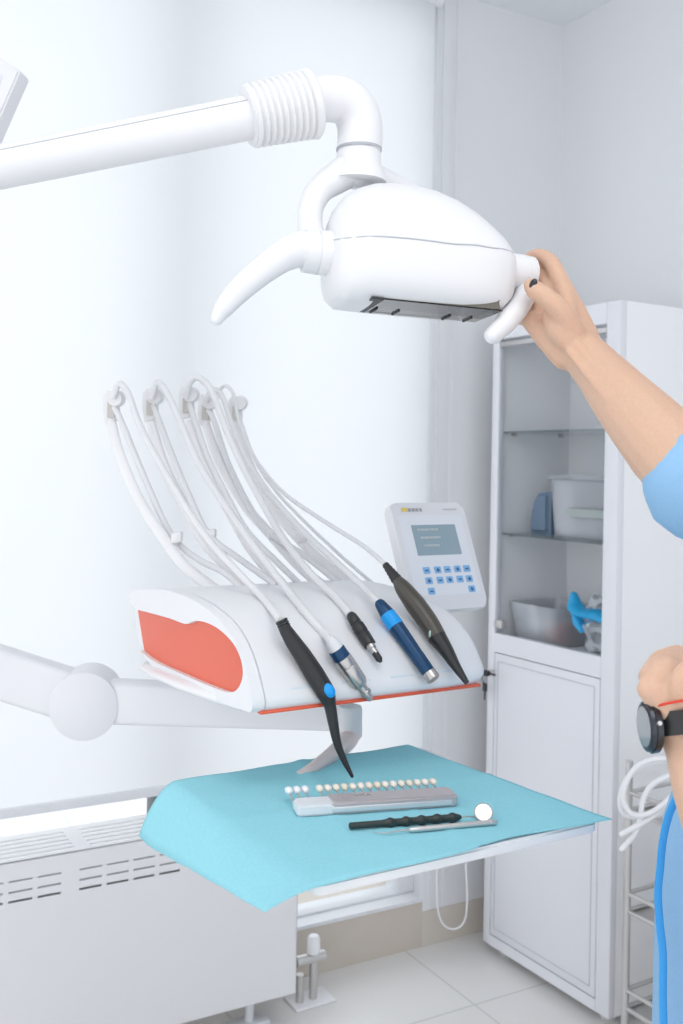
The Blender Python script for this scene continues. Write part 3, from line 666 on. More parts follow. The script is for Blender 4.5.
# 1 scaler, black with blue patch
f1 = fit(((292, 640), (326, 695)), 0.013)
t1 = thing('ultrasonic_scaler', P(325, 693, f1(693)), 'long black curved scaler handpiece with a small blue patch, leftmost on the console', 'dental handpiece', None)
pts = [(281, 620), (284, 627), (292, 640), (303, 656), (315, 675), (326, 693)]
tube_obj('handle', [P(x, y, f1(y)) for x, y in pts], [0.0055, 0.0075, 0.0098, 0.0112, 0.0122, 0.0118], M_BLACK, t1, n=6, seg=22)
tube_obj('curved_tip', [P(326, 693, f1(693)), P(330, 706, f1(700)), P(333, 722, f1(706)), P(337, 742, f1(712)), (P(343, 758, f1(716))), P(352, 776, f1(722))], [0.0118, 0.0075, 0.0066, 0.0052, 0.0042, 0.0022], M_BLACK, t1, n=6, seg=18, caps='round')
bm = bmesh.new(); lathe(bm, P(281, 620, f1(620)), P(285, 628, f1(628)), [(t/6, 0.0082 if (t % 2) else 0.0072) for t in range(7)], seg=20); link('ribbed_collar', bm, M_BLACK, t1)
pc = P(329, 689, f1(689))-V((0, 1, 0))*0.0085
dd = (P(331, 697, f1(697))-P(322, 683, f1(683))).normalized()
bm = bmesh.new(); xx, yy, zz = frame3(dd, V((0, 1, 0)))
ellipsoid(bm, pc, 0.005, 0.0072, 0.0095, Matrix((xx, yy, zz)).transposed()); tag(link('blue_patch', bm, M_CYAN, t1), 'bright blue oval patch')
hose(t1, path([(113, 398, 1.605), (119, 384, 1.60), (128, 393, 1.595), (138, 421, 1.58), (154, 453, 1.56), (183, 502, 1.52), (209, 540, 1.47), (236, 570, 1.42), (262, 597, 1.38), (281, 620, f1(620))]), 0.0052)
# 2 micromotor, silver with navy band
f2 = fit(((337, 650), (368, 697)), 0.015)
def R2(x, y): return P(x, y, f2(y))
t2 = thing('micromotor', R2(350, 670), 'silver micromotor handpiece with a navy collar, second from the left', 'dental handpiece')
lathe_obj('sleeve', R2(329, 638), R2(337, 650), [(0, 0.006), (0.5, 0.0085), (1, 0.0095)], M_HOSE, t2)
lathe_obj('collar', R2(336, 649), R2(342, 658), [(0, 0.0098), (0.1, 0.0108), (1, 0.0112)], M_NAVY, t2)
lathe_obj('motor_body', R2(342, 658), R2(361, 686), [(0, 0.011), (0.03, 0.0116), (0.28, 0.0118), (0.3, 0.011), (0.33, 0.0118), (0.85, 0.0114), (0.93, 0.0100), (1, 0.0082)], M_STEEL, t2)
lathe_obj('nose', R2(361, 686), R2(371, 700), [(0, 0.0062), (0.35, 0.0062), (0.4, 0.0072), (0.55, 0.0072), (0.6, 0.0045), (0.9, 0.0045), (1, 0.003)], M_STEEL, t2)
hose(t2, path([(151, 399, 1.64), (157, 383, 1.635), (167, 393, 1.63), (180, 421, 1.61), (197, 460, 1.58), (225, 505, 1.53), (257, 550, 1.47), (292, 596, 1.40), (312, 620, 1.36), (331, 641, f2(641))]), 0.0056)
# 3 short black coupling
f3 = fit(((352, 617), (376, 655)), 0.009)
def R3(x, y): return P(x, y, f3(y))
t3 = thing('turbine_coupling', R3(362, 635), 'short black coupling with a silver tip, middle of the five', 'dental handpiece')
lathe_obj('grip', R3(350, 614), R3(370, 645), [(0, 0.005), (0.08, 0.007), (0.3, 0.0078), (0.33, 0.007), (0.38, 0.0088), (0.6, 0.0088), (0.63, 0.0078), (0.68, 0.0088), (1, 0.0082)], M_BLACK, t3)
lathe_obj('steel_tip', R3(370, 645), R3(376, 654), [(0, 0.0058), (0.4, 0.0058), (0.45, 0.0045), (1, 0.0045)], M_STEEL, t3)
lathe_obj('tip_seal', R3(375, 653), R3(381, 662), [(0, 0.0045), (0.7, 0.0045), (1, 0.002)], M_BLACK, t3)
hose(t3, path([(185, 398, 1.68), (190, 382, 1.675), (199, 378, 1.672), (212, 392, 1.665), (228, 434, 1.64), (251, 482, 1.60), (283, 538, 1.53), (312, 575, 1.46), (335, 597, 1.42), (351, 615, f3(615))]), 0.0056)
# 4 navy pen with light blue ring
f4 = fit(((380, 605), (431, 676)), 0.010)
def R4(x, y): return P(x, y, f4(y))
t4 = thing('polymerisation_pen', R4(405, 640), 'navy blue pen handpiece with a bright blue ring', 'dental handpiece')
lathe_obj('barrel', R4(378, 601), R4(429, 673), [(0, 0.005), (0.03, 0.0072), (0.1, 0.0085), (0.2, 0.0105), (0.38, 0.0108), (0.55, 0.0102), (0.75, 0.0095), (0.97, 0.0092), (1, 0.0085)], M_NAVY, t4)
lathe_obj('ring', R4(387, 614), R4(396.5, 627), [(0, 0.0103), (0.05, 0.0110), (0.95, 0.0112), (1, 0.0106)], M_CYAN, t4)
lathe_obj('metal_tip', R4(428.5, 672.5), R4(434, 680), [(0, 0.0092), (0.1, 0.0096), (0.9, 0.0094), (1, 0.0075)], M_STEEL, t4)
hose(t4, path([(206, 402, 1.73), (212, 390, 1.725), (222, 396, 1.72), (232, 425, 1.70), (246, 458, 1.67), (272, 497, 1.62), (310, 538, 1.55), (345, 570, 1.48), (366, 590, 1.43), (379, 603, f4(603))]), 0.0050)
# 5 dark olive syringe
f5 = fit(((400, 592), (461, 676)), 0.013)
def R5(x, y): return P(x, y, f5(y))
t5 = thing('air_water_syringe', R5(430, 630), 'long dark olive tapered handpiece, rightmost on the console', 'dental handpiece')
tube_obj('body', [R5(396, 578), R5(403, 588), R5(415, 604), R5(428, 622), R5(437, 637)], [0.0066, 0.0115, 0.0142, 0.0138, 0.0128], M_OLIVE, t5, n=6, seg=24)
tube_obj('nozzle', [R5(437, 637), R5(446, 650), R5(455, 665), R5(463, 677), R5(467, 683)], [0.0125, 0.0098, 0.0068, 0.0045, 0.0035], M_BLACK, t5, n=6, seg=20)
bm = bmesh.new(); pr = [(k/10, (0.0042+0.00035*k)+(0.0008 if k % 2 else 0)) for k in range(11)]; lathe(bm, R5(385, 564), R5(397, 580), pr, seg=18); link('ribbed_sleeve', bm, M_BLACK, t5)
bm = bmesh.new(); ellipsoid(bm, R5(429.5, 633)-V((0, 1, 0))*0.009, 0.0022, 0.003, 0.0055); link('indicator', bm, mat('pale_green_led', (0.45, 0.62, 0.55), 0.3), t5)
hose(t5, path([(220, 398, 1.78), (221, 388, 1.775), (227, 386, 1.77), (234, 396, 1.765), (240, 425, 1.74), (256, 460, 1.70), (285, 494, 1.64), (330, 525, 1.56), (362, 545, 1.50), (386, 565, f5(565))]), 0.0034)
print('DBG', [g(y) for g, y in ((f1, 620), (f1, 700), (f2, 650), (f3, 620), (f4, 603), (f5, 565), (f5, 680))])

# ================================================================= CONTROL PANEL
ph = math.radians(24); PU = UA; PVv = (Z*math.cos(ph)+UB*math.sin(ph)).normalized(); PN = PU.cross(PVv).normalized()
if PN.y > 0: PN = -PN
PO = P(415, 612, 1.46); PW, PH = 0.137, 0.168
pan = thing('control_panel', PO, 'white control keypad with small grey screen behind the console', 'control panel')
rpanel('panel_case', PO, PU, PVv, -PN, PW, PH, 0.010, 0.020, M_PLAS2, pan, 0.003)
rpanel('panel_face', PO+PU*0.009+PVv*0.022+PN*0.0002, PU, PVv, -PN, PW-0.018, PH-0.042, 0.004, 0.001, mat('panel_foil', (0.80, 0.82, 0.87), 0.4), pan)
def puv(u, v, l=0.0): return PO+PU*(u*PW)+PVv*((1-v)*PH)+PN*l
sc_ = rpanel('screen', puv(0.21, 0.50, 0.0007), PU, PVv, -PN, PW*0.60, PH*0.285, 0.001, 0.001, mat('lcd_grey_blue', (0.30, 0.40, 0.46), 0.2), pan)
ml = mat('lcd_text', (0.52, 0.58, 0.58), 0.4)
bm = bmesh.new()
for r_, (s, e) in enumerate(((0.12, 0.55), (0.15, 0.60), (0.18, 0.5))):
    x = s
    while x < e:
        wq = random.choice((0.018, 0.026, 0.034)); obox(bm, puv(0.21+x*0.6, 0.27+r_*0.075, 0.0008), PU*(wq*PW), PVv*0.0032, PN*0.0003); x += wq/0.6+0.012
link('screen_text', bm, ml, sc_, False)
bcol = mat('key_blue', (0.25, 0.50, 0.80), 0.5)
dk = mat('key_print', (0.05, 0.13, 0.32), 0.5)
bpos = [(u, v) for v in (0.64, 0.735) for u in (0.27, 0.42, 0.55, 0.69, 0.82)]+[(0.27, 0.83), (0.82, 0.83)]
for j, (u, v) in enumerate(bpos):
    bo = rpanel('key', puv(u-0.04, v+0.028, 0.0012), PU, PVv, -PN, PW*0.088, PH*0.06, 0.0015, 0.0012, bcol, pan)
    bm = bmesh.new(); obox(bm, puv(u-0.018, v+0.008, 0.0012), PU*0.0058, PVv*0.0024, PN*0.0003)
    if j % 2: obox(bm, puv(u-0.005, v+0.018, 0.0012), PU*0.0022, PVv*0.0060, PN*0.0003)
    link('key_symbol', bm, dk, bo, False)
bm = bmesh.new(); obox(bm, puv(0.13, 0.085, 0.0004), PU*0.011, PVv*0.006, PN*0.0004); link('logo_mark', bm, mat('logo_yellow', (0.80, 0.60, 0.16), 0.5), pan, False)
bm = bmesh.new()
for k in range(4): obox(bm, puv(0.22+0.05*k, 0.085, 0.0004), PU*0.005, PVv*0.005, PN*0.0004)
link('logo_letters', bm, mat('logo_grey', (0.36, 0.36, 0.38), 0.5), pan, False)
bm = bmesh.new()
for k in range(7): obox(bm, puv(0.70+0.028*k, 0.075, 0.0004), PU*0.0028, PVv*0.0024, PN*0.0003)
link('model_lettering', bm, mat('faint_print', (0.58, 0.6, 0.64), 0.5), pan, False)
tube_obj('panel_stem', [puv(0.5, 0.6, -0.018), puv(0.5, 0.95, -0.05), P(425, 640, 1.56), P(410, 655, 1.55)], 0.012, M_PLAS2, pan)

# ================================================================= BALANCE ARM
arm = thing('balance_arm', P(86, 735, 1.6), 'jointed white support arm with round hub left of the console', 'support arm')
HBc = P(86, 703, 1.60)
nrm = V((0.10, -0.995, 0)).normalized()
lathe_obj('joint_hub', HBc+nrm*0.028, HBc-nrm*0.06, [(0, 0.050), (0.02, 0.0525), (0.98, 0.0525), (1, 0.05)], M_ARM, arm, seg=48)
def beam(name, p, q, h0, h1, wd, parent):
    d = (q-p).normalized(); u = nrm.cross(d).normalized()
    if u.z < 0: u = -u
    bm = bmesh.new(); rings = []
    for pt, h in ((p, h0), (q, h1)):
        rings.append([pt+u*(y-h/2)-nrm*(x-wd/2+0.0) for x, y in rrect(wd, h, 0.010, 4)])
    loft(bm, rings); return link(name, bm, M_ARM, parent)
beam('rear_beam', P(-260, 592, 1.68)+nrm*(-0.02), HBc-nrm*0.02, 0.085, 0.078, 0.05, arm)
beam('front_beam', HBc-nrm*0.02, P(352, 710, 1.50)-nrm*0.0, 0.068, 0.056, 0.05, arm)
lathe_obj('end_joint', P(350, 706, 1.46), P(350, 738, 1.46), [(0, 0.016), (0.08, 0.0175), (0.92, 0.0175), (1, 0.015)], M_ARM, arm)

# ================================================================= TRAY
TA, TB = dirs(31.0); T0 = V((-0.018, 0.969, 1.032)); TW, TD = 0.372, 0.345
tr = thing('instrument_tray', T0+TA*TW/2+TB*TD/2-Z*0.012, 'flat white instrument tray on an arm below the console', 'tray')
bm = bmesh.new(); prism(bm, [T0+TA*x+TB*y-Z*0.0135 for x, y in rrect(TW, TD, 0.012, 4)], Z*0.0125, 0.0025, 3); link('tray_plate', bm, M_TRAY, tr)
sb = P(315, 752, 1.33); sb.z = T0.z-0.001
tube_obj('tray_stem', [P(350, 722, 1.46), P(349, 738, 1.45), P(338, 750, 1.40), sb+Z*0.006, sb-V((0.02, 0.02, 0.0))], [0.014, 0.014, 0.012, 0.008, 0.006], mat('stem_rose_white', (0.78, 0.66, 0.64), 0.35), tr, n=8, seg=18)
# napkin
nx, ny = 60, 50; bm = bmesh.new(); g = []
for i in range(nx+1):
    row = []
    for j in range(ny+1):
        s = i/nx; t = j/ny
        b = -0.006+t*0.362; a0 = -0.058; a1 = TW+0.012-0.030*t
        a = a0+(a1-a0)*s
        b += 0.003*math.sin(a*26)*(1-t)+0.010*(1-t)*math.exp(-((a-0.23)/0.06)**2)
        z = 0.0012
        over = max(0.0, -a)/0.058
        drop = (0.012+0.050*min(1, max(0, t*1.1)))*over**1.6
        z -= drop
        a_ = a+over*over*0.012*(t) if a < 0 else a
        z += 0.0030*math.exp(-((a-0.06-0.12*t)/0.012)**2)*t+0.0014*math.exp(-((b-0.19)/0.006)**2)+0.0012*math.exp(-((a-0.2)/0.005)**2)
        z += 0.0006*math.sin(a*60+t*9)*math.sin(b*50)+0.0006
        if b < 0: z -= 0.5*(-b)*(0.5+0.5*math.sin(a*30))
        row.append(bm.verts.new(T0+TA*a_+TB*b+Z*z))
    g.append(row)
for i in range(nx):
    for j in range(ny): bm.faces.new((g[i][j], g[i+1][j], g[i+1][j+1], g[i][j+1]))
nap = link('paper_napkin', bm, M_NAP, None, auto=80); sm = nap.modifiers.new('thickness', 'SOLIDIFY'); sm.thickness = 0.0005
tag(nap, 'light blue paper napkin spread over the instrument tray', 'napkin')
# shade guide
def onT(px, py, up=0.0):
    dr_ = RI*((px-341.5)/F)+UI*((HY-py)/F)+FW; y = (T0.z+0.0022+up-CAMZ)/dr_.z; return V((0, 0, CAMZ))+dr_*y
g0 = onT(300, 817.5); g1 = onT(457, 807); GA = (g1-g0).normalized(); GB = V((-GA.y, GA.x, 0)); GLn = (g1-g0).length
sg = thing('shade_guide', g0+GA*GLn/2, 'tooth shade guide with rows of white tooth samples on blue napkin', 'shade guide')
gw = 0.030; 
def gbar(name, a0, a1, mt, h, wid, rr_):
    bm = bmesh.new(); pts = [g0+GA*(a0+x)+GB*(y) for x, y in rrect(a1-a0, wid, rr_, 4)]; prism(bm, pts, Z*h, 0.0025, 2); return link(name, bm, mt, sg)
gbar('end_holder', -0.003, 0.042, mat('pale_grey_plastic', (0.76, 0.78, 0.81), 0.4), 0.013, gw, 0.004)
mb_ = gbar('main_bar', 0.036, GLn+0.002, mat('rose_grey_metal', (0.60, 0.53, 0.545), 0.32, 0.4), 0.0145, gw+0.002, 0.005)
bm = bmesh.new(); obox(bm, g0+GA*0.037-GB*0.0008+Z*0.003, GA*(GLn-0.043), GB*0.002, Z*0.006, 0.0008); link('front_groove', bm, mat('pale_groove', (0.74, 0.74, 0.77), 0.3, 0.4), mb_)
text_obj('lettering', 'VITA', g0+GA*0.068+GB*0.016+Z*0.0147, GA, GB, 0.009, mat('print_grey', (0.30, 0.27, 0.28), 0.5), mb_)
enam = [mat('tooth_%d' % k, c, 0.25, coat=0.4) for k, c in enumerate(((0.90, 0.86, 0.78), (0.87, 0.81, 0.70), (0.84, 0.77, 0.64), (0.89, 0.84, 0.74)))]
apos = [-0.003+0.0098*k for k in range(3)]+[0.034+(GLn-0.046)*k/14 for k in range(15)]
for k, a in enumerate(apos):
    p = g0+GA*a+GB*(gw-0.004)+Z*0.010
    tb = tube_obj('shade_tab', [p, p+GB*0.020+Z*0.002], 0.0013, M_STEELD, sg, n=1, seg=8)
    bm = bmesh.new(); q = p+GB*0.0255+Z*0.0045
    ellipsoid(bm, q, 0.0045, 0.0070, 0.0043, Matrix.Rotation(math.atan2(GA.y, GA.x), 3, 'Z'), 14, 10)
    for v in bm.verts:
        if (v.co-q).dot(GB) > 0.003: v.co += GA*((v.co-q).dot(GA)*0.2)
    link('tooth_sample', bm, M_WHITE if k < 3 else enam[k % 4], tb)
# mouth mirror (dark ribbed handle)
h0 = onT(349, 826, 0.0045); h1 = onT(461, 817, 0.0045); 
mi = thing('mouth_mirror', onT(400, 822), 'dental mirror with dark ribbed handle lying on blue napkin', 'mirror')
prf = [(0, 0.002), (0.008, 0.0037)]
for k in range(60):
    t = 0.02+k*0.016; r_ = 0.0036
    if t > 0.30: r_ = 0.0040+0.0017*max(0, math.sin((t-0.30)/0.70*2*math.pi*5-1.2))
    if t < 0.97: prf.append((t, r_))
prf += [(0.975, 0.0036), (1, 0.002)]
lathe_obj('ribbed_handle', h0, h1, prf, mat('dark_green_black', (0.022, 0.032, 0.030), 0.42), mi, seg=18)
mcn = onT(483.5, 812.5, 0.008); mN = (V((-0.10, -0.80, 0.55))).normalized()
tube_obj('neck', [h1, h1+(mcn-h1)*0.5-Z*0.002, mcn-Z*0.009+V((0, 0.002, 0))], 0.0009, M_STEEL, mi, n=4, seg=8)
bm = bmesh.new(); lathe(bm, mcn-mN*0.0012, mcn+mN*0.0008, [(0, 0.0088), (0.1, 0.0107), (1, 0.0107)], seg=32); link('mirror_rim', bm, mat('dark_steel_rim', (0.25, 0.25, 0.26), 0.35, 0.9), mi)
lathe_obj('mirror_face', mcn+mN*0.0008, mcn+mN*0.0011, [(0, 0.0093), (1, 0.0093)], mat('mirror_glass', (0.97, 0.97, 0.98), 0.12, 0.9), mi, seg=32)
# probe
q0 = onT(409, 830, 0.0032); q1 = onT(497, 822, 0.0032)
pb = thing('dental_probe', onT(450, 826), 'thin silver dental probe lying in front of the ribbed mirror', 'probe')
lathe_obj('probe_handle', q0, q1, [(0, 0.0015), (0.02, 0.0027), (0.1, 0.0031), (0.9, 0.0031), (0.905, 0.0026), (0.92, 0.0026), (0.925, 0.0031), (0.98, 0.0031), (1, 0.002)], M_STEELD, pb, seg=16)
tube_obj('probe_tip', [q0, q0-(q1-q0)*0.12, q0-(q1-q0)*0.28-Z*0.001, onT(372, 831.5, 0.001)], [0.0012, 0.0009, 0.0006, 0.0003], M_STEEL, pb, n=4, seg=8)

# ================================================================= PERSON
BASE = V((0.56, 1.10, 0))
per = thing('person', BASE, 'person in light blue scrubs, reaching up to the lamp handle, watch on the other wrist', 'person')
bm = bmesh.new()
def chain(pts, rad, n=5, seg=16, flat=1.0, hint=None): tube(bm, pts, rad, n=n, seg=seg, caps='round', flat=flat, hint=hint)
# raised arm
SHF = V((0.545, 1.27, 1.415)); ELF = P(704, 487, 1.09)
chain([SHF, (SHF+ELF)/2, ELF, P(668, 449, 1.125), P(627, 404, 1.18), P(600, 372, 1.225), P(582, 352, 1.25)], [0.050, 0.048, 0.043, 0.0455, 0.0375, 0.0305, 0.0275])
for dx, dy in ((-4, 6), (4, -1)): chain([P(572+dx, 345+dy, 1.225), P(590+dx, 366+dy, 1.198), P(612+dx, 394+dy, 1.158)], [0.004, 0.0055, 0.004], n=4)
# palm slab: four metacarpal rays + thenar
W_ = P(580, 350, 1.25)
kn = [P(560, 281, 1.272), P(549, 293, 1.280), P(538, 306, 1.280), P(529, 319, 1.272)]
for k, (s0, r0) in enumerate(((P(588, 343, 1.255), 0.0155), (P(580, 347, 1.262), 0.0155), (P(572, 352, 1.262), 0.0155), (P(565, 357, 1.255), 0.015))):
    chain([s0, (s0+kn[k])/2, kn[k]], [0.017, 0.0155, 0.0115], n=4)
chain([P(575, 345, 1.24), P(560, 330, 1.24), P(552, 316, 1.245)], [0.018, 0.018, 0.013], n=4)
# fingers
chain([kn[0], P(551, 263, 1.285), P(539, 256, 1.302), P(528, 260, 1.314), P(519, 273, 1.318)], [0.0115, 0.0105, 0.0098, 0.0086, 0.0072])
chain([kn[1], P(538, 271, 1.308), P(522, 272, 1.325), P(511, 283, 1.325), P(506, 293, 1.308), P(508.5, 300, 1.292)], [0.0112, 0.0102, 0.0096, 0.0088, 0.0082, 0.0066])
chain([kn[2], P(524, 298, 1.312), P(510, 300, 1.322), P(505, 308, 1.322), P(511, 315, 1.312)], [0.0108, 0.0098, 0.0092, 0.0082, 0.0070])
chain([kn[3], P(517, 318, 1.300), P(509, 321, 1.312), P(504, 325, 1.312), P(502, 328, 1.308)], [0.0100, 0.0088, 0.0082, 0.0074, 0.0062])
# thumb
TH = [P(572, 332, 1.238), P(562, 313, 1.228), P(548, 299, 1.226), P(535, 290, 1.232), P(530, 285, 1.238)]
chain(TH, [0.0175, 0.0145, 0.0122, 0.0118, 0.0085])
# web between thumb and index
chain([P(568, 318, 1.240), P(566, 300, 1.258), P(562, 288, 1.268)], [0.012, 0.011, 0.010], n=4)
# lower arm with the watch
SHN = V((0.56, 0.93, 1.395)); ELN = P(775, 905, 0.87)
WN = P(684, 716, 0.93)
chain([SHN, (SHN+ELN)/2+V((0.01, 0, 0)), ELN, P(738, 845, 0.885), P(714, 790, 0.90), P(697, 747, 0.92), WN, P(683, 698, 0.935)], [0.050, 0.047, 0.041, 0.0405, 0.036, 0.0290, 0.0265, 0.027])
kk = [(663, 665, .972), (655, 669, .954), (650, 677, .937), (649, 689, .921)]
chain([P(688, 706, .94), P(674, 690, .935), P(665, 677, .935)], [0.0275, 0.026, 0.020], n=4)
chain([P(680, 722, .925), P(668, 706, .925), P(655, 690, .922)], [0.023, 0.0215, 0.0145], n=4)
for k, (a_, b_) in enumerate(zip(((690, 702, .955), (685, 704, .945), (681, 706, .933), (676, 708, .925)), kk)):
    chain([P(*a_), (P(*a_)+P(*b_))/2, P(*b_)], [0.0175, 0.0155, 0.0108], n=4)
for k, (x, y, d) in enumerate(kk):
    chain([P(x, y, d), P(x+8, y-9-k, d+0.006), P(x+22, y-10, d+0.010), P(x+33, y-3, d+0.006), P(x+36, y+8, d)], [0.0112, 0.0100, 0.0090, 0.0082, 0.0068])
chain([P(686, 704, .918), P(682, 690, .906), P(684, 676, .902), P(693, 665, .906)], [0.015, 0.0125, 0.0108, 0.0082])
# trunk, neck, head (mostly outside the frame)
chain([V((0.58, 1.10, 0.86)), V((0.575, 1.10, 1.02)), V((0.565, 1.10, 1.2)), V((0.565, 1.10, 1.34)), V((0.57, 1.10, 1.43))], [0.145, 0.115, 0.125, 0.13, 0.07], n=5, seg=24, flat=0.8, hint=V((0, 1, 0)))
chain([SHF, V((0.565, 1.19, 1.425)), V((0.57, 1.10, 1.43)), V((0.565, 1.01, 1.42)), SHN], [0.048, 0.055, 0.06, 0.055, 0.048])
chain([V((0.57, 1.10, 1.42)), V((0.56, 1.10, 1.50)), V((0.55, 1.10, 1.55))], [0.055, 0.050, 0.05], n=4)
HD = V((0.535, 1.11, 1.635)); ellipsoid(bm, HD, 0.092, 0.074, 0.112, None, 24, 18); ellipsoid(bm, HD+V((-0.03, 0, -0.055)), 0.055, 0.052, 0.055)
fd = V((-0.97, 0.2, 0.05)).normalized(); sd = V((0.2, 0.97, 0)).normalized()
chain([HD+fd*0.085+Z*0.012, HD+fd*0.106-Z*0.018, HD+fd*0.098-Z*0.026], [0.008, 0.011, 0.010], n=3, seg=10)
ellipsoid(bm, HD+fd*0.078-Z*0.052, 0.015, 0.022, 0.008)
for s_ in (-1, 1): ellipsoid(bm, HD+sd*0.076*s_-fd*0.01, 0.018, 0.010, 0.030)
for s_ in (-1, 1):
    hp_ = V((0.58, 1.10+0.09*s_, 0.88)); chain([hp_, hp_+V((0, 0.0, -0.4)), V((0.59, 1.10+0.09*s_, 0.09))], [0.09, 0.062, 0.04], n=6)
    chain([V((0.61, 1.10+0.09*s_, 0.055)), V((0.50, 1.10+0.095*s_, 0.045)), V((0.42, 1.10+0.10*s_, 0.035))], [0.04, 0.035, 0.025], n=4)
body = link('body', bm, M_SKIN, per, auto=180)
rm = body.modifiers.new('remesh', 'REMESH'); rm.mode = 'VOXEL'; rm.voxel_size = 0.0026; rm.use_smooth_shade = True
smd = body.modifiers.new('smooth', 'SMOOTH'); smd.factor = 0.5; smd.iterations = 7
# nails
def nail(c, dirv, nrm_, w_=0.0055, l_=0.0075):
    d = dirv.normalized(); n_ = (nrm_-d*nrm_.dot(d)).normalized(); s_ = d.cross(n_); bm = bmesh.new()
    ellipsoid(bm, c, w_, l_, 0.0022, Matrix((s_, d, n_)).transposed(), 16, 10)
    tag(link('fingernail', bm, mat('black_nail_varnish', (0.018, 0.02, 0.03), 0.15), per), 'black varnished nail')
nail((TH[3]+TH[4])/2+V((-0.001, -0.0105, 0.0015)), V((0.01, 0.0, 0.035)), V((-0.35, -1, 0.1)), 0.0048, 0.0078)
# eyes, hair
for s_ in (-1, 1):
    bm = bmesh.new(); ellipsoid(bm, HD+fd*0.082+sd*0.031*s_+Z*0.008, 0.011, 0.013, 0.009); link('eye', bm, mat('eye_white', (0.8, 0.8, 0.8), 0.2), per)
    bm = bmesh.new(); ellipsoid(bm, HD+fd*0.0915+sd*0.031*s_+Z*0.008, 0.003, 0.005, 0.005); link('iris', bm, M_OLIVE, per)
bm = bmesh.new(); ellipsoid(bm, HD+V((0.022, -0.004, 0.022)), 0.094, 0.086, 0.108, None, 28, 20); ellipsoid(bm, HD+V((0.125, 0, 0.03)), 0.04, 0.045, 0.045)
link('hair', bm, mat('brown_hair', (0.08, 0.045, 0.03), 0.5, bump=0.6, bscale=90), per)
# tunic
bm = bmesh.new(); rings = []
TX, TY = 0.568, 1.13
for z, hx, hy, ox in ((0.62, 0.203, 0.205, 0.0), (0.72, 0.202, 0.204, 0), (0.82, 0.202, 0.203, 0), (0.91, 0.203, 0.202, 0), (0.98, 0.205, 0.20, 0.0), (1.03, 0.201, 0.20, 0.0), (1.07, 0.188, 0.198, 0.0), (1.12, 0.165, 0.19, 0.008), (1.19, 0.150, 0.183, 0.016), (1.28, 0.148, 0.185, 0.018), (1.36, 0.13, 0.18, 0.015), (1.42, 0.09, 0.12, 0.01), (1.46, 0.068, 0.07, 0.005)):
    rg = []
    for k in range(56):
        t = 2*math.pi*k/56; w_ = 1+0.018*math.sin(6*t+z*5)*(1.1-min(z, 1.1))*2
        rg.append(V((TX+ox+hx*math.cos(t)*w_, TY+hy*math.sin(t)*w_-0.03*max(0, min(1, (z-0.9)/0.3)), z)))
    rings.append(rg)
loft(bm, rings, cap=False); tn = link('scrub_tunic', bm, M_SCRUB, per, auto=180)
sd_ = tn.modifiers.new('thick', 'SOLIDIFY'); sd_.thickness = 0.002; tn.modifiers.new('sub', 'SUBSURF').render_levels = 1
# placket edge
bm = bmesh.new(); sil = [(675, 797, 1.10), (667, 815, 1.10), (661, 840, 1.10), (658, 870, 1.10), (656, 895, 1.10), (658, 925, 1.10), (661, 955, 1.10), (661, 1000, 1.10), (662, 1040, 1.10), (662, 1100, 1.10)]
pp = [P(x+2, y, 1.08) for x, y, d in sil]; tube(bm, pp, 0.0042, n=5, seg=10, flat=0.5, hint=V((1, 0, 0)))
tag(link('tunic_edge', bm, M_SCRUB2, per), 'deeper blue front edging of the tunic')
# sleeves
bm = bmesh.new(); e = P(695, 475, 1.103); dv = (ELF-e)
tube(bm, [e, (e*0.45+ELF*0.55), ELF, (ELF+SHF)/2, SHF], [0.0535, 0.0545, 0.058, 0.066, 0.076], n=6, seg=32, caps='none')
sl = link('sleeve', bm, M_SCRUB, per, auto=180); q = sl.modifiers.new('t', 'SOLIDIFY'); q.thickness = 0.0025; q.offset = 1
ed = (e-ELF).normalized(); x_, y_, z_ = frame3((e*0.45+ELF*0.55)-e)
bm = bmesh.new(); tube(bm, [e-z_*0.001+ (x_*math.cos(t)+y_*math.sin(t))*0.0545 for t in [2*math.pi*k/36 for k in range(37)]], 0.0018, n=1, seg=8); link('sleeve_hem', bm, M_SCRUB, per)
bm = bmesh.new(); tube(bm, [ELN*0.4+SHN*0.6, SHN*0.75+ELN*0.25, SHN], [0.062, 0.068, 0.072], n=5, seg=28, caps='none')
sl = link('sleeve', bm, M_SCRUB, per, auto=180); sl.modifiers.new('t', 'SOLIDIFY').thickness = 0.0025
# trousers
for s_ in (-1, 1):
    bm = bmesh.new(); tube(bm, [V((0.585, 1.10+0.085*s_, 0.93)), V((0.585, 1.10+0.095*s_, 0.5)), V((0.592, 1.10+0.095*s_, 0.09))], [0.115, 0.095, 0.075], n=8, seg=28, caps='none')
    link('trouser_leg', bm, M_SCRUB, per, auto=180)
    bm = bmesh.new(); tube(bm, [V((0.64, 1.10+0.095*s_, 0.047)), V((0.53, 1.10+0.098*s_, 0.045)), V((0.41, 1.10+0.103*s_, 0.038))], [0.045, 0.043, 0.034], n=6, seg=20, caps='round'); link('shoe', bm, M_WHITE, per)

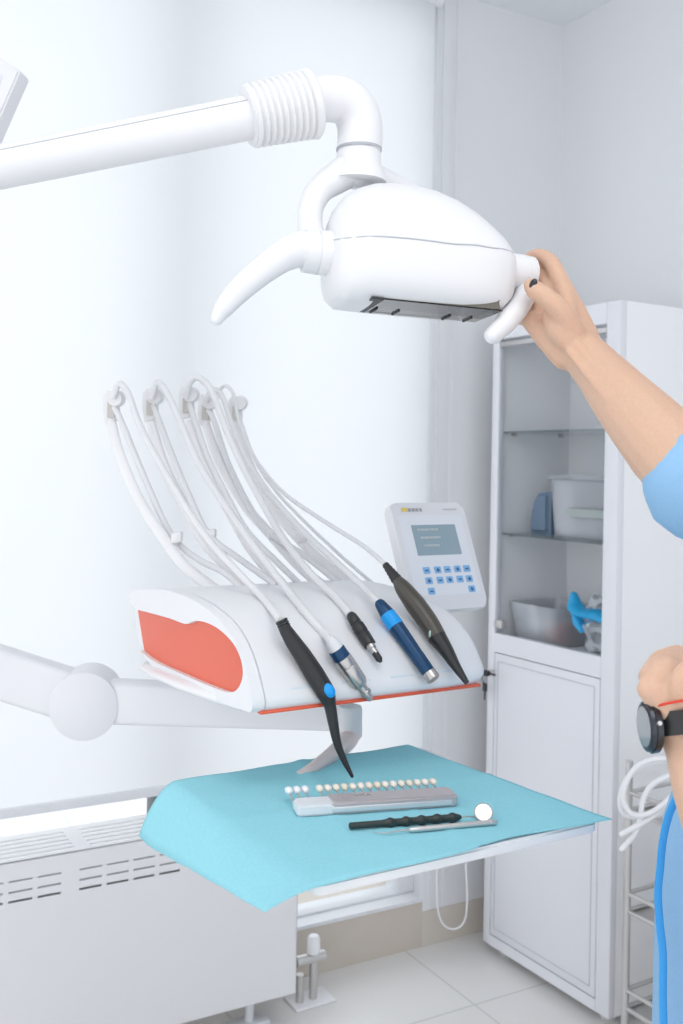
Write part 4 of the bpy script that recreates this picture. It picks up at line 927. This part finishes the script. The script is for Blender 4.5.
# wristwatch and red string on the lower wrist
WX = P(690, 725, 0.925)                                      # centre of the wrist under the watch
wdir = (P(688, 714, 0.93)-P(693, 747, 0.92)).normalized()    # along the forearm to the hand
wn = V((-0.998, -0.03, 0.0)); wn = (wn-wdir*wn.dot(wdir)).normalized(); ws = wdir.cross(wn)
wt = thing('wristwatch', WX+wn*0.03, 'round black smartwatch worn on the lower wrist', 'watch')
bm = bmesh.new(); rings = []; R_ = 0.0315
for k in range(49):
    t = 2*math.pi*k/48; c = WX+(wn*math.cos(t)+ws*math.sin(t))*R_; o_ = (wn*math.cos(t)+ws*math.sin(t))
    rings.append([c-wdir*0.0105, c+wdir*0.0105, c+wdir*0.0105+o_*0.0028, c-wdir*0.0105+o_*0.0028])
rs = [[bm.verts.new(p) for p in r] for r in rings[:-1]]
for i in range(48):
    a_, b_ = rs[i], rs[(i+1) % 48]
    for k in range(4): bm.faces.new((a_[k], a_[(k+1) % 4], b_[(k+1) % 4], b_[k]))
link('watch_strap', bm, M_BLACK, wt)
c = WX+wn*0.0335
lathe_obj('watch_case', c-wn*0.003, c+wn*0.009, [(0, 0.0205), (0.15, 0.0232), (0.6, 0.0240), (0.62, 0.0225), (0.9, 0.0222), (1, 0.0195)], mat('gunmetal', (0.06, 0.065, 0.075), 0.25, 0.8), wt, seg=40)
lathe_obj('watch_dial', c+wn*0.0088, c+wn*0.0094, [(0, 0.0180), (1, 0.0178)], mat('watch_glass', (0.22, 0.24, 0.26), 0.2, 0.0, coat=1), wt, seg=40)
lathe_obj('crown', c+wn*0.003+ws*0.022, c+wn*0.003+ws*0.027, [(0, 0.002), (1, 0.002)], M_STEELD, wt, seg=14)
WR = P(689, 709, 0.928)
bm = bmesh.new(); tube(bm, [WR+(wn*math.cos(t)+ws*math.sin(t)*1.02)*0.0385+wdir*0.004*math.sin(t) for t in [2*math.pi*k/32 for k in range(33)]], 0.0011, n=1, seg=6)
tag(link('red_string_bracelet', bm, M_RED), 'thin red string bracelet tied just above the black watch', 'bracelet')
